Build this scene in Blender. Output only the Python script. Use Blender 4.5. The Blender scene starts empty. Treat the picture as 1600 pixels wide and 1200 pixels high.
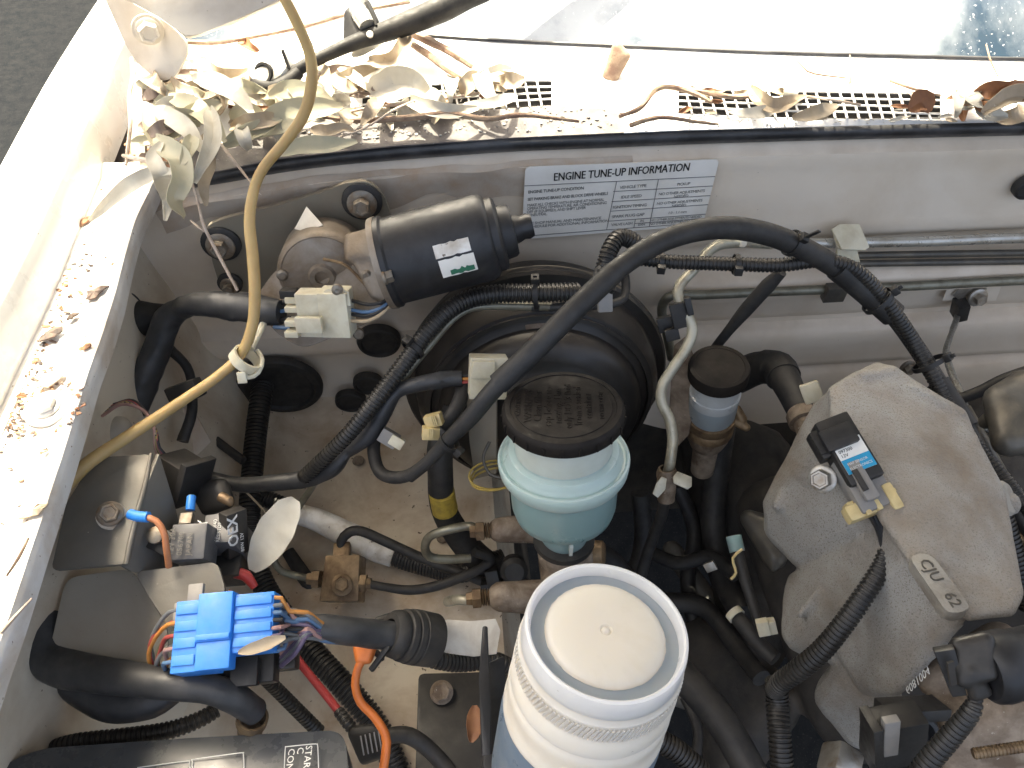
import bpy, bmesh, math, random
from mathutils import Vector as V, Matrix, noise as mnoise
random.seed(11)
sc = bpy.context.scene
col = sc.collection
R = math.radians
# ------------------------------------------------------------------ camera, world, sun, exposure
CAM = V((0, 0, 1.5)); F = 1200.0; PITCH = R(52); YAW = R(4.5)
cd = bpy.data.cameras.new('camera'); cam = bpy.data.objects.new('camera', cd); col.objects.link(cam)
cam.location = CAM; cam.rotation_euler = (R(90) - PITCH, 0, -YAW)
cd.sensor_width = 36; cd.lens = 36 * F / 1600; cd.clip_start = .01; cd.clip_end = 300
sc.camera = cam
SUN = V((-.17, .45, .88)).normalized()
w = bpy.data.worlds.new('World'); sc.world = w; w.use_nodes = True
nt = w.node_tree; bgn = nt.nodes['Background']
sky = nt.nodes.new('ShaderNodeTexSky'); sky.sky_type = 'NISHITA'; sky.sun_disc = False
sky.air_density = .4; sky.dust_density = 8; sky.ozone_density = .8
sky.sun_elevation = math.asin(SUN.z); sky.sun_rotation = math.atan2(SUN.x, SUN.y)
nt.links.new(sky.outputs[0], bgn.inputs[0]); bgn.inputs[1].default_value = .15
sl = bpy.data.lights.new('sun', 'SUN'); sl.energy = 2.5; sl.angle = R(.5); sl.color = (1, .94, .86)
so = bpy.data.objects.new('sun', sl); col.objects.link(so)
so.rotation_euler = SUN.to_track_quat('Z', 'Y').to_euler()
sc.view_settings.view_transform = 'Standard'; sc.view_settings.look = 'None'
sc.cycles.max_bounces = 7; sc.cycles.diffuse_bounces = 4; sc.cycles.glossy_bounces = 3; sc.cycles.transmission_bounces = 4
sc.view_settings.use_white_balance = True; sc.view_settings.white_balance_temperature = 7350; sc.view_settings.white_balance_tint = 1
sc.view_settings.gamma = 1; sc.view_settings.exposure = 2.6

# ------------------------------------------------------------------ measuring helpers
ct, st, cp, sp = math.cos(PITCH), math.sin(PITCH), math.cos(YAW), math.sin(YAW)
def ray(px, py):
    a = (px - 800) / F; b = (600 - py) / F
    fw = ct + b * st; dn = st - b * ct
    return V((a * cp + fw * sp, fw * cp - a * sp, -dn))
def W(p):
    """(px,py,t) distance along the view axis, or (px,py,'y',value) on a plane of the car; a Vector passes."""
    if isinstance(p, V): return p.copy()
    r = ray(p[0], p[1])
    if isinstance(p[2], str):
        v = p[3]; t = {'x': v / r.x, 'y': v / r.y, 'z': v / r.z}[p[2]]
    else: t = p[2]
    return CAM + r * t
def dep(v):
    d = v - CAM
    return d.x * sp * ct + d.y * cp * ct - d.z * st
def RW(px_r, v): return px_r * dep(v) / F
def C(x, y, z): return V((x, y, 1.5 + z))
UP = V((0, 0, 1)); FR = V((0, -1, 0)); RT = V((1, 0, 0))

# ------------------------------------------------------------------ materials
MT = {}
def M(name, c, rough=.5, metal=0, c2=None, amt=.5, scale=25, bump=0, bscale=250, speck=None, spk=.66, sscale=300,
      dust=0, dustc=(.33, .27, .2), trans=0, sss=0, sssc=None, coat=0, spec=.5, alpha=None, rvar=.12, distort=.3, tl=None):
    m = bpy.data.materials.new(name); m.use_nodes = True
    n = m.node_tree.nodes; L = m.node_tree.links; b = n['Principled BSDF']
    tc = n.new('ShaderNodeTexCoord')
    def noise(s, d=6, dist=0):
        q = n.new('ShaderNodeTexNoise'); q.inputs['Scale'].default_value = s; q.inputs['Detail'].default_value = d
        q.inputs['Distortion'].default_value = dist; q.inputs['Roughness'].default_value = .62
        L.new(tc.outputs['Object'], q.inputs['Vector']); return q.outputs['Fac']
    def ramp(f, a, bb):
        q = n.new('ShaderNodeMapRange'); q.inputs[1].default_value = a; q.inputs[2].default_value = bb
        L.new(f, q.inputs[0]); return q.outputs[0]
    def mix(f, A, B):
        q = n.new('ShaderNodeMix'); q.data_type = 'RGBA'
        L.new(f, q.inputs[0])
        for s, k in ((A, 6), (B, 7)):
            if isinstance(s, tuple): q.inputs[k].default_value = (*s[:3], 1)
            else: L.new(s, q.inputs[k])
        return q.outputs[2]
    cur = tuple(c)
    n1 = noise(scale, 8, distort)
    if c2 is not None:
        mid = .72 - amt * .42
        cur = mix(ramp(n1, mid - .13, mid + .13), cur, tuple(c2))
    if speck is not None:
        cur = mix(ramp(noise(sscale, 3), spk, spk + .05), cur, tuple(speck))
    if dust:
        g = n.new('ShaderNodeNewGeometry'); sx = n.new('ShaderNodeSeparateXYZ'); L.new(g.outputs['Normal'], sx.inputs[0])
        d1 = ramp(sx.outputs['Z'], .1, .95); mu = n.new('ShaderNodeMath'); mu.operation = 'MULTIPLY'
        L.new(d1, mu.inputs[0]); L.new(ramp(noise(scale * 2.3, 7), .3, .75), mu.inputs[1])
        m2 = n.new('ShaderNodeMath'); m2.operation = 'MULTIPLY'; L.new(mu.outputs[0], m2.inputs[0]); m2.inputs[1].default_value = dust
        cur = mix(m2.outputs[0], cur, tuple(dustc))
    if isinstance(cur, tuple): b.inputs['Base Color'].default_value = (*cur[:3], 1)
    else: L.new(cur, b.inputs['Base Color'])
    q = n.new('ShaderNodeMapRange'); L.new(noise(scale * 3, 5), q.inputs[0])
    q.inputs[1].default_value = .3; q.inputs[2].default_value = .7
    q.inputs[3].default_value = max(.03, rough - rvar); q.inputs[4].default_value = min(1, rough + rvar)
    L.new(q.outputs[0], b.inputs['Roughness'])
    b.inputs['Metallic'].default_value = metal; b.inputs['Specular IOR Level'].default_value = spec
    if trans: b.inputs['Transmission Weight'].default_value = trans; b.inputs['IOR'].default_value = 1.4
    if sss:
        b.inputs['Subsurface Weight'].default_value = sss; b.inputs['Subsurface Radius'].default_value = sssc or (.01, .01, .01)
        b.inputs['Subsurface Scale'].default_value = 1
    if coat: b.inputs['Coat Weight'].default_value = coat; b.inputs['Coat Roughness'].default_value = .15
    if bump:
        bp = n.new('ShaderNodeBump'); bp.inputs['Strength'].default_value = bump; bp.inputs['Distance'].default_value = .0012
        L.new(noise(bscale, 5), bp.inputs['Height']); L.new(bp.outputs[0], b.inputs['Normal'])
    if tl:
        out = n['Material Output']; t = n.new('ShaderNodeBsdfTranslucent'); ms = n.new('ShaderNodeMixShader')
        if isinstance(cur, tuple): t.inputs[0].default_value = (*cur[:3], 1)
        else: L.new(cur, t.inputs[0])
        ms.inputs[0].default_value = tl; L.new(b.outputs[0], ms.inputs[1]); L.new(t.outputs[0], ms.inputs[2]); L.new(ms.outputs[0], out.inputs[0])
    MT[name] = m; return m
M('fender', (.78, .77, .74), .3, c2=(.62, .60, .54), amt=.25, scale=9, speck=(.25, .2, .15), spk=.73, sscale=160, coat=.3, bump=.05, bscale=60)
M('ledge', (.76, .75, .72), .4, c2=(.55, .48, .4), amt=.4, scale=22, speck=(.2, .13, .08), spk=.68, sscale=220, bump=.15)
M('firewall', (.80, .71, .595), .42, c2=(.68, .575, .45), amt=.45, scale=7, speck=(.2, .14, .09), spk=.745, sscale=210, dust=.55, dustc=(.36, .26, .17), bump=.12, bscale=45)
M('shelf', (.68, .59, .46), .6, c2=(.42, .30, .19), amt=.42, scale=14, speck=(.1, .065, .04), spk=.67, sscale=150, bump=.3, bscale=120)
M('wing', (.66, .60, .49), .5, c2=(.44, .35, .25), amt=.4, scale=9, speck=(.15, .1, .07), spk=.69, sscale=170, bump=.1, bscale=50)
M('wing_shade_grey', (.36, .335, .285), .5, c2=(.3, .265, .215), amt=.5, scale=8, speck=(.12, .1, .08), spk=.71, sscale=170, bump=.08)  # inner wing paint darkened to carry the shade it sits in
M('rust', (.48, .36, .26), .75, c2=(.55, .48, .4), amt=.6, scale=35, bump=.3)
M('cowl', (.76, .76, .75), .45, c2=(.68, .67, .64), amt=.4, scale=15, speck=(.3, .26, .2), spk=.7, sscale=160, bump=.1)
M('gutter', (.10, .09, .09), .7, c2=(.2, .18, .16), amt=.4, scale=40, speck=(.5, .48, .45), spk=.68, sscale=250, bump=.3)
M('hood', (.62, .57, .50), .5, c2=(.46, .39, .31), amt=.35, scale=14, speck=(.2, .16, .12), spk=.7, sscale=150, bump=.1)
M('seal', (.022, .022, .024), .42, c2=(.06, .06, .065), amt=.4, scale=30, bump=.1, dust=.12, dustc=(.2, .19, .18))
M('plastic_black', (.014, .014, .0145), .48, c2=(.03, .028, .026), amt=.45, scale=35, dust=.12, dustc=(.16, .13, .1), bump=.1)
M('rubber_black', (.017, .017, .0175), .58, c2=(.036, .034, .032), amt=.45, scale=40, dust=.12, dustc=(.16, .13, .1), bump=.15)
M('loom_black', (.016, .016, .016), .4, c2=(.035, .033, .03), amt=.4, scale=40, dust=.2, dustc=(.16, .13, .1))
M('vinyl_black', (.024, .026, .029), .45, c2=(.045, .046, .05), amt=.45, scale=30, dust=.25, dustc=(.18, .17, .16), bump=.2, bscale=90)
M('void_black', (.026, .024, .022), .75, c2=(.065, .055, .045), amt=.4, scale=18, bump=.3)  # dark colour stands in for shade in the depths, slots and openings
M('booster_black', (.014, .013, .0125), .42, c2=(.035, .03, .026), amt=.4, scale=15, dust=.16, dustc=(.13, .1, .075), bump=.06)
M('motor_black', (.013, .013, .0145), .46, c2=(.035, .035, .038), amt=.4, scale=25, dust=.08, dustc=(.12, .12, .13), bump=.05)
M('cap_black', (.013, .011, .010), .6, c2=(.022, .018, .015), amt=.4, scale=40, dust=.06, dustc=(.1, .08, .065), bump=.12, spec=.18)
M('bracket_olive', (.28, .255, .2), .55, metal=.25, c2=(.28, .235, .18), amt=.45, scale=20, dust=.4, dustc=(.27, .22, .17), bump=.12, speck=(.34, .3, .24), spk=.7)
M('bracket_grey', (.145, .143, .132), .5, metal=.2, c2=(.16, .145, .12), amt=.45, scale=22, speck=(.4, .38, .34), spk=.71, sscale=180, dust=.35, dustc=(.25, .23, .2), bump=.1)
M('cast_motor', (.30, .265, .225), .55, metal=.45, c2=(.18, .13, .085), amt=.5, scale=28, bump=.35, bscale=420, dust=.3, dustc=(.3, .24, .18))
M('cast_alu', (.40, .39, .365), .6, metal=.3, c2=(.235, .19, .145), amt=.4, scale=13, bump=1, bscale=460, speck=(.22, .2, .17), spk=.57, sscale=900, dust=.5, dustc=(.33, .26, .185))
M('cast_alu_clean', (.40, .375, .33), .55, metal=.4, c2=(.2, .165, .125), amt=.4, scale=30, bump=.5, bscale=420)
M('cast_brown', (.33, .27, .21), .65, metal=.3, c2=(.14, .10, .07), amt=.55, scale=45, bump=.5, bscale=300, speck=(.5, .46, .4), spk=.68)
M('brass_dirty', (.28, .20, .12), .5, metal=.6, c2=(.14, .09, .055), amt=.5, scale=60, bump=.3)
M('steel', (.48, .46, .42), .4, metal=.8, c2=(.28, .22, .16), amt=.4, scale=60, bump=.15)
M('bolt_dirty', (.27, .25, .215), .5, metal=.6, c2=(.2, .14, .09), amt=.5, scale=90, bump=.25)
M('pipe_olive', (.25, .245, .195), .4, metal=.5, c2=(.15, .13, .095), amt=.4, scale=50, bump=.1)
M('pipe_pale', (.50, .48, .39), .38, metal=.4, c2=(.28, .24, .17), amt=.3, scale=45, bump=.1, speck=(.2, .17, .11), spk=.69)
M('pipe_silver', (.55, .54, .5), .32, metal=.6, c2=(.35, .32, .27), amt=.4, scale=30, speck=(.2, .15, .1), spk=.7, bump=.1)
M('pipe_dark', (.10, .095, .085), .45, metal=.4, c2=(.17, .15, .12), amt=.4, scale=40, bump=.1)
M('amber', (.53, .38, .17), .5, c2=(.38, .25, .1), amt=.45, scale=14, sss=.25, sssc=(.008, .004, .001), bump=.15, bscale=120, speck=(.15, .1, .05), spk=.72, dust=.2, dustc=(.62, .45, .2))
M('nylon', (.70, .66, .52), .42, c2=(.55, .49, .35), amt=.4, scale=50, sss=.3, sssc=(.006, .005, .003), bump=.08, dust=.2, dustc=(.5, .43, .32))
M('nylon_yellow', (.66, .53, .27), .42, c2=(.5, .38, .18), amt=.4, scale=60, sss=.25, sssc=(.005, .004, .002), bump=.08)
M('white_tape', (.86, .84, .8), .55, c2=(.5, .43, .34), amt=.4, scale=35, speck=(.2, .16, .12), spk=.66, sscale=220, bump=.3, bscale=110)
M('paper', (.82, .76, .66), .6, c2=(.6, .52, .42), amt=.4, scale=40, bump=.3, bscale=60)
M('sticker', (.9, .88, .83), .45, c2=(.74, .71, .64), amt=.4, scale=10, speck=(.3, .25, .2), spk=.74)
M('ink', (.02, .02, .02), .6)
M('ink_grey', (.16, .155, .15), .6)
M('white_ink', (.7, .7, .68), .6)
M('green_ink', (.03, .16, .09), .6)
M('blue_label', (.02, .30, .52), .5)
M('yellow_label', (.50, .36, .06), .55, c2=(.25, .18, .05), amt=.4, scale=90)
M('teal_tank', (.245, .365, .365), .35, c2=(.215, .33, .335), amt=.4, scale=8, sss=.7, sssc=(.02, .035, .035), coat=.25, bump=.03)
M('teal_rim', (.46, .58, .56), .35, c2=(.41, .53, .51), amt=.4, scale=20, sss=.6, sssc=(.015, .02, .02), coat=.35)
M('milk', (.60, .65, .60), .4, c2=(.52, .54, .47), amt=.4, scale=20, sss=.5, sssc=(.02, .02, .02), coat=.2)
M('jar_white', (.77, .71, .61), .42, c2=(.67, .60, .49), amt=.35, scale=15, sss=.6, sssc=(.02, .018, .014), speck=(.22, .17, .12), spk=.735, sscale=130, bump=.04)
M('jar_groove', (.37, .45, .53), .4, c2=(.46, .51, .55), amt=.4, scale=20, sss=.5, sssc=(.02, .03, .04))
M('jar_rim', (.72, .71, .70), .35, c2=(.64, .63, .62), amt=.35, scale=20, sss=.6, sssc=(.02, .02, .025), coat=.2, speck=(.3, .25, .2), spk=.74, sscale=130)
M('jar_blue', (.13, .18, .24), .35, c2=(.2, .24, .28), amt=.4, scale=20, sss=.4, sssc=(.02, .03, .04))
M('clear_tank', (.50, .53, .545), .35, c2=(.44, .45, .43), amt=.4, scale=25, sss=.5, sssc=(.02, .02, .02))
M('tank_fluid', (.30, .36, .40), .35, c2=(.34, .36, .36), amt=.4, scale=25, sss=.4, sssc=(.02, .02, .02))
M('blue_plastic', (.018, .225, .74), .42, c2=(.035, .27, .74), amt=.4, scale=60, speck=(.5, .6, .7), spk=.72, sscale=160, sss=.15, sssc=(.003, .004, .006), dust=.15, dustc=(.3, .4, .5))
M('grey_plastic', (.21, .205, .20), .45, c2=(.28, .26, .235), amt=.4, scale=40, bump=.1, dust=.2)
M('orange_wire', (.72, .20, .045), .4, c2=(.6, .16, .04), amt=.4, scale=60, coat=.1)
M('salmon_wire', (.55, .22, .10), .45, c2=(.42, .17, .08), amt=.4, scale=60)
M('red_wire', (.42, .045, .045), .4, c2=(.3, .035, .035), amt=.4, scale=60)
for nm, c in (('w_red', (.38, .07, .06)), ('w_orange', (.55, .24, .06)), ('w_blue', (.10, .19, .33)), ('w_grey', (.16, .17, .18)),
              ('w_purple', (.13, .10, .17)), ('w_pink', (.42, .25, .23)), ('w_green', (.13, .16, .08)), ('w_black', (.02, .02, .022)), ('w_cream', (.52, .4, .26)), ('w_yellow', (.5, .36, .09))):
    M(nm, c, .45, c2=tuple(x * .7 for x in c), amt=.4, scale=80)
M('relay_grey', (.075, .08, .09), .42, c2=(.11, .11, .115), amt=.4, scale=50, speck=(.4, .4, .4), spk=.73, sscale=200, bump=.06, dust=.15)
M('fuse_box', (.035, .04, .047), .3, c2=(.06, .065, .07), amt=.45, scale=16, dust=.15, dustc=(.2, .2, .2), coat=.2)
M('wiper_black', (.012, .012, .012), .6, c2=(.03, .028, .026), amt=.5, scale=40, bump=.2, spec=.25)
M('glass_dusty', (.03, .055, .085), .12, c2=(.35, .38, .41), amt=.61, scale=6, speck=(.5, .52, .54), spk=.64, sscale=260, coat=.6, bump=.1)
M('leaf_sage', (.50, .48, .35), .6, c2=(.58, .53, .39), amt=.5, scale=40, bump=.3, bscale=150, speck=(.3, .22, .13), spk=.7, sscale=150, tl=.25)
M('leaf_tan', (.50, .42, .31), .6, c2=(.4, .315, .22), amt=.45, scale=40, bump=.3, bscale=150, speck=(.28, .18, .1), spk=.69, sscale=150, tl=.25)
M('leaf_pale', (.64, .61, .53), .6, c2=(.54, .50, .41), amt=.45, scale=40, bump=.3, bscale=150, tl=.25)
M('leaf_brown', (.36, .17, .08), .65, c2=(.22, .10, .055), amt=.5, scale=40, bump=.4, bscale=150, tl=.2)
M('leaf_mauve', (.30, .235, .19), .7, c2=(.2, .14, .11), amt=.5, scale=50, bump=.4, bscale=150, tl=.15)
M('twig_brown', (.20, .12, .085), .8, c2=(.34, .25, .17), amt=.5, scale=90, bump=.6, bscale=300)
M('twig_pale', (.55, .46, .38), .7, c2=(.4, .3, .23), amt=.5, scale=90, bump=.4, bscale=300)
M('crumb', (.66, .64, .6), .8, c2=(.5, .46, .4), amt=.5, scale=100)
M('flake_brown', (.26, .11, .055), .8, c2=(.42, .26, .15), amt=.5, scale=120, bump=.4)
M('flake_dark', (.075, .06, .055), .8, c2=(.18, .12, .09), amt=.5, scale=120, bump=.4)
M('asphalt', (.008, .0095, .0115), .95, c2=(.014, .015, .0165), amt=.5, scale=30, speck=(.03, .029, .028), spk=.6, sscale=260, spec=.05, bump=.7, bscale=60)
M('braid', (.42, .42, .40), .4, metal=.7, c2=(.2, .19, .17), amt=.5, scale=600, bump=.8, bscale=900)

# ------------------------------------------------------------------ object helpers
ROOT = {}
def link(o): col.objects.link(o); return o
def tag(o, label=None, cat=None, group=None, kind=None):
    if label: o['label'] = label
    if cat: o['category'] = cat
    if group: o['group'] = group
    if kind: o['kind'] = kind
    return o
def thing(name, label, cat, loc, group=None):
    o = link(bpy.data.objects.new(name, None)); o.empty_display_size = .02; o.location = W(loc)
    ROOT[o] = W(loc); return tag(o, label, cat, group)
def fin(name, me, mat, parent=None, smooth=True, label=None, cat=None, group=None, kind=None):
    """link a mesh whose vertices are in world space as one object, its origin at the thing's base"""
    if isinstance(me, bmesh.types.BMesh):
        bm = me; bmesh.ops.recalc_face_normals(bm, faces=bm.faces); me = bpy.data.meshes.new(name); bm.to_mesh(me); bm.free()
    if parent is None:
        cs = [v.co for v in me.vertices]
        lo = V((sum(c.x for c in cs) / len(cs), sum(c.y for c in cs) / len(cs), min(c.z for c in cs)))
    else: lo = ROOT[parent]
    me.transform(Matrix.Translation(-lo))
    if smooth is True:
        for p in me.polygons: p.use_smooth = True
        try: me.set_sharp_from_angle(angle=R(38))
        except Exception: pass
    me.materials.clear(); me.materials.append(MT[mat])
    o = link(bpy.data.objects.new(name, me))
    ROOT[o] = lo
    if parent is None: o.location = lo
    else: o.parent = parent
    return tag(o, label, cat, group, kind)
def spline(P, step=.004):
    if len(P) == 2:
        n = max(2, int((P[1] - P[0]).length / step)); return [(P[0].lerp(P[1], i / n), i / n) for i in range(n + 1)]
    out = []; Q = [P[0] * 2 - P[1]] + P + [P[-1] * 2 - P[-2]]
    for i in range(1, len(Q) - 2):
        a, b, c, d = Q[i - 1:i + 3]; n = max(2, int((c - b).length / step))
        for k in range(n):
            t = k / n
            out.append((.5 * ((2 * b) + (c - a) * t + (2 * a - 5 * b + 4 * c - d) * t * t + (3 * b - 3 * c + d - a) * t ** 3), i - 1 + t))
    out.append((P[-1].copy(), len(P) - 1)); return out
def sweep(path, rad, seg=12, bm=None, cap=True, flat=None):
    """path: list of Vectors, rad: function index->radius (or radius by angle too)"""
    bm = bm or bmesh.new(); n = len(path); rings = []
    T = [(path[min(i + 1, n - 1)] - path[max(i - 1, 0)]).normalized() for i in range(n)]
    u = T[0].orthogonal().normalized()
    for i in range(n):
        u = (u - T[i] * u.dot(T[i])).normalized(); v = T[i].cross(u)
        ring = []
        for k in range(seg):
            a = 2 * math.pi * k / seg; r = rad(i, a) if callable(rad) else rad
            ring.append(bm.verts.new(path[i] + (u * math.cos(a) + v * math.sin(a)) * r))
        rings.append(ring)
    for i in range(n - 1):
        for k in range(seg):
            bm.faces.new((rings[i][k], rings[i][(k + 1) % seg], rings[i + 1][(k + 1) % seg], rings[i + 1][k]))
    if cap: bm.faces.new(rings[0][::-1]); bm.faces.new(rings[-1])
    return bm
def radii(pts, P, r):
    rs = list(r) if isinstance(r, (list, tuple)) else [r] * len(P)
    if len(rs) == 2 and len(P) > 2: rs = [rs[0] + (rs[1] - rs[0]) * i / (len(P) - 1) for i in range(len(P))]
    return [RW(rs[i], P[i]) for i in range(len(P))]
def rlerp(rw, u):
    i = min(int(u), len(rw) - 2) if len(rw) > 1 else 0; f = u - i
    return rw[i] * (1 - f) + rw[i + 1] * f
def tube(name, pts, r, mat, parent=None, seg=12, step=.004, rough=0, **k):
    P = [W(p) for p in pts]; rw = radii(pts, P, r); s = spline(P, step)
    if rough:
        def rad(i, a):
            q = s[i][0]; d = V((math.cos(a), math.sin(a), 0)) * .35
            return rlerp(rw, s[i][1]) * (1 + rough * mnoise.noise((q * 38 + d * 3)) + rough * .5 * mnoise.noise(q * 110 + d * 5))
    else:
        def rad(i, a): return rlerp(rw, s[i][1])
    return fin(name, sweep([q for q, _ in s], rad, seg), mat, parent, **k)
def loom(name, pts, r, parent=None, mat='loom_black', pitch=.0034, seg=14, **k):
    """split convoluted tubing: real ridges"""
    P = [W(p) for p in pts]; rw = radii(pts, P, r); s = spline(P, .002)
    acc = [0]
    for i in range(1, len(s)): acc.append(acc[-1] + (s[i][0] - s[i - 1][0]).length)
    path, rr = [], []; L = acc[-1]; d = 0; j = 0; ph = ((0, .86), (.3, .86), (.42, 1.0), (.88, 1.0))
    nn = int(L / pitch)
    for q in range(nn):
        for f, m in ph:
            d = (q + f) * pitch
            while j < len(acc) - 2 and acc[j + 1] < d: j += 1
            f2 = (d - acc[j]) / max(1e-9, acc[j + 1] - acc[j])
            path.append(s[j][0].lerp(s[j + 1][0], f2)); rr.append(rlerp(rw, s[j][1] * (1 - f2) + s[j + 1][1] * f2) * m)
    return fin(name, sweep(path, lambda i, a: rr[i], seg), mat, parent, **k)
def slab(name, pts, th, mat, parent=None, bev=.001, seg=2, n=None, **k):
    """flat plate: outline facing the viewer, extruded away by th"""
    P = [W(p) for p in pts]; c = sum(P, V()) / len(P)
    N = V()
    for i in range(len(P)): N += (P[i] - c).cross(P[(i + 1) % len(P)] - c)
    N.normalize()
    if N.dot(CAM - c) < 0: N = -N
    if n is not None: N = n.normalized()
    P = [p - N * ((p - c).dot(N)) for p in P] if n is None else P
    bm = bmesh.new(); top = [bm.verts.new(p) for p in P]; bot = [bm.verts.new(p - N * th) for p in P]
    bm.faces.new(top); bm.faces.new(bot[::-1])
    for i in range(len(P)):
        j = (i + 1) % len(P); bm.faces.new((top[i], bot[i], bot[j], top[j]))
    if bev: bmesh.ops.bevel(bm, geom=list(bm.edges), offset=bev, segments=seg, profile=.6, affect='EDGES', clamp_overlap=True)
    return fin(name, bm, mat, parent, **k)
def rpoly(pts, rad, n=4):
    """round the corners of an outline (world points)"""
    P = [W(p) for p in pts]; out = []
    for i in range(len(P)):
        a, b, c = P[i - 1], P[i], P[(i + 1) % len(P)]
        ra = min(rad, (a - b).length * .45, (c - b).length * .45)
        p0 = b + (a - b).normalized() * ra; p1 = b + (c - b).normalized() * ra
        for k in range(n + 1):
            t = k / n; out.append(p0 * (1 - t) ** 2 + b * 2 * t * (1 - t) + p1 * t * t)
    return out
def basis(ax):
    ax = ax.normalized(); u = ax.cross(UP) if abs(ax.z) < .9 else ax.cross(V((0, 1, 0)))
    u.normalize(); return u, ax.cross(u).normalized(), ax
def lathe(name, c, ax, prof, mat, parent=None, seg=48, mod=None, **k):
    c = W(c); u, v, ax = basis(ax); bm = bmesh.new(); rings = []
    for (r, h) in prof:
        if r < 1e-6: rings.append([bm.verts.new(c + ax * h)])
        else: rings.append([bm.verts.new(c + ax * h + (u * math.cos(2 * math.pi * q / seg) + v * math.sin(2 * math.pi * q / seg)) * (r * (mod(q, r, h) if mod else 1))) for q in range(seg)])
    for a, b in zip(rings, rings[1:]):
        for q in range(seg):
            q2 = (q + 1) % seg
            if len(a) == 1 and len(b) == 1: continue
            if len(a) == 1: bm.faces.new((a[0], b[q2], b[q]))
            elif len(b) == 1: bm.faces.new((a[q], a[q2], b[0]))
            else: bm.faces.new((a[q], a[q2], b[q2], b[q]))
    return fin(name, bm, mat, parent, **k)
def boxbm(c, x, y, z, sx, sy, sz, bev=.001, bm=None, seg=2):
    b2 = bmesh.new(); vs = []
    for i in (-.5, .5):
        for j in (-.5, .5):
            for q in (-.5, .5): vs.append(b2.verts.new(c + x * (i * sx) + y * (j * sy) + z * (q * sz)))
    for f in ((0, 1, 3, 2), (4, 6, 7, 5), (0, 4, 5, 1), (2, 3, 7, 6), (0, 2, 6, 4), (1, 5, 7, 3)): b2.faces.new([vs[i] for i in f])
    if bev: bmesh.ops.bevel(b2, geom=list(b2.edges), offset=min(bev, .4 * min(sx, sy, sz)), segments=seg, profile=.6, affect='EDGES')
    if bm is None: return b2
    me = bpy.data.meshes.new('t'); b2.to_mesh(me); b2.free(); bm.from_mesh(me); bpy.data.meshes.remove(me); return bm
def box(name, c, x, y, sx, sy, sz, mat, parent=None, bev=.001, **k):
    """centre, two directions, three sizes"""
    x = x.normalized(); z = x.cross(y).normalized(); y = z.cross(x)
    return fin(name, boxbm(W(c), x, y, z, sx, sy, sz, bev), mat, parent, **k)
def bolt(name, c, n, r, h, mat='bolt_dirty', parent=None, washer=1.55, wh=.0018, dish=True, **k):
    """flanged hex bolt; r is the radius of the hexagon in metres"""
    c = W(c); u, v, n = basis(n); bm = bmesh.new()
    def disc(prof, seg, rot=0):
        rg = []
        for (q, hh) in prof:
            rg.append([bm.verts.new(c + n * hh + (u * math.cos(2 * math.pi * i / seg + rot) + v * math.sin(2 * math.pi * i / seg + rot)) * q) for i in range(seg)])
        for a, b in zip(rg, rg[1:]):
            for i in range(seg): bm.faces.new((a[i], a[(i + 1) % seg], b[(i + 1) % seg], b[i]))
        bm.faces.new(rg[-1])
    disc([(r * washer, 0), (r * washer, wh), (r * washer * .9, wh * 1.4), (r * 1.02, wh * 1.5)], 24)
    disc([(r, wh), (r, wh + h * .86), (r * .88, wh + h), (r * .7, wh + h), (r * .62, wh + h * .9)], 6, random.random())
    return fin(name, bm, mat, parent, **k)
def hullbm(balls, bm):
    b2 = bmesh.new()
    for p in balls:
        if isinstance(p[0], V): c, r = p[0], p[1]
        else: c = W(p[:3]); r = RW(p[3], c)
        bmesh.ops.create_icosphere(b2, subdivisions=2, radius=r, matrix=Matrix.Translation(c))
    res = bmesh.ops.convex_hull(b2, input=list(b2.verts))
    bmesh.ops.delete(b2, geom=[g for g in res['geom_interior'] if isinstance(g, bmesh.types.BMVert)], context='VERTS')
    me = bpy.data.meshes.new('t'); b2.to_mesh(me); b2.free(); bm.from_mesh(me); bpy.data.meshes.remove(me)
PEND = []
def cast(name, hulls, mat, parent=None, voxel=.003, it=8, wob=0, **k):
    """a casting: rounded bodies fused into one skin (skinned in one go at the end)"""
    bm = bmesh.new()
    for h in hulls: hullbm(h, bm)
    me = bpy.data.meshes.new('t'); bm.to_mesh(me); bm.free()
    o = bpy.data.objects.new('t', me)
    m = o.modifiers.new('r', 'REMESH'); m.mode = 'VOXEL'; m.voxel_size = voxel; m.use_smooth_shade = True
    s = o.modifiers.new('s', 'SMOOTH'); s.factor = .5; s.iterations = it
    PEND.append((o, None, name, mat, parent, wob, k))
def text(name, s, o, x, y, size, mat, parent=None, shear=0, align='LEFT', ext=.00012, spacing=1, bold=0, xs=1, **k):
    cu = bpy.data.curves.new('t', 'FONT'); cu.body = s; cu.size = size; cu.extrude = ext; cu.shear = shear; cu.align_x = align
    cu.space_character = spacing; cu.resolution_u = 2; cu.offset = bold
    x = x.normalized(); z = x.cross(y).normalized(); y = z.cross(x); o = W(o); x = x * xs
    PEND.append((bpy.data.objects.new('t', cu), Matrix(((x.x, y.x, z.x, o.x), (x.y, y.y, z.y, o.y), (x.z, y.z, z.z, o.z), (0, 0, 0, 1))), name, mat, parent, 0, k))
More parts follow.
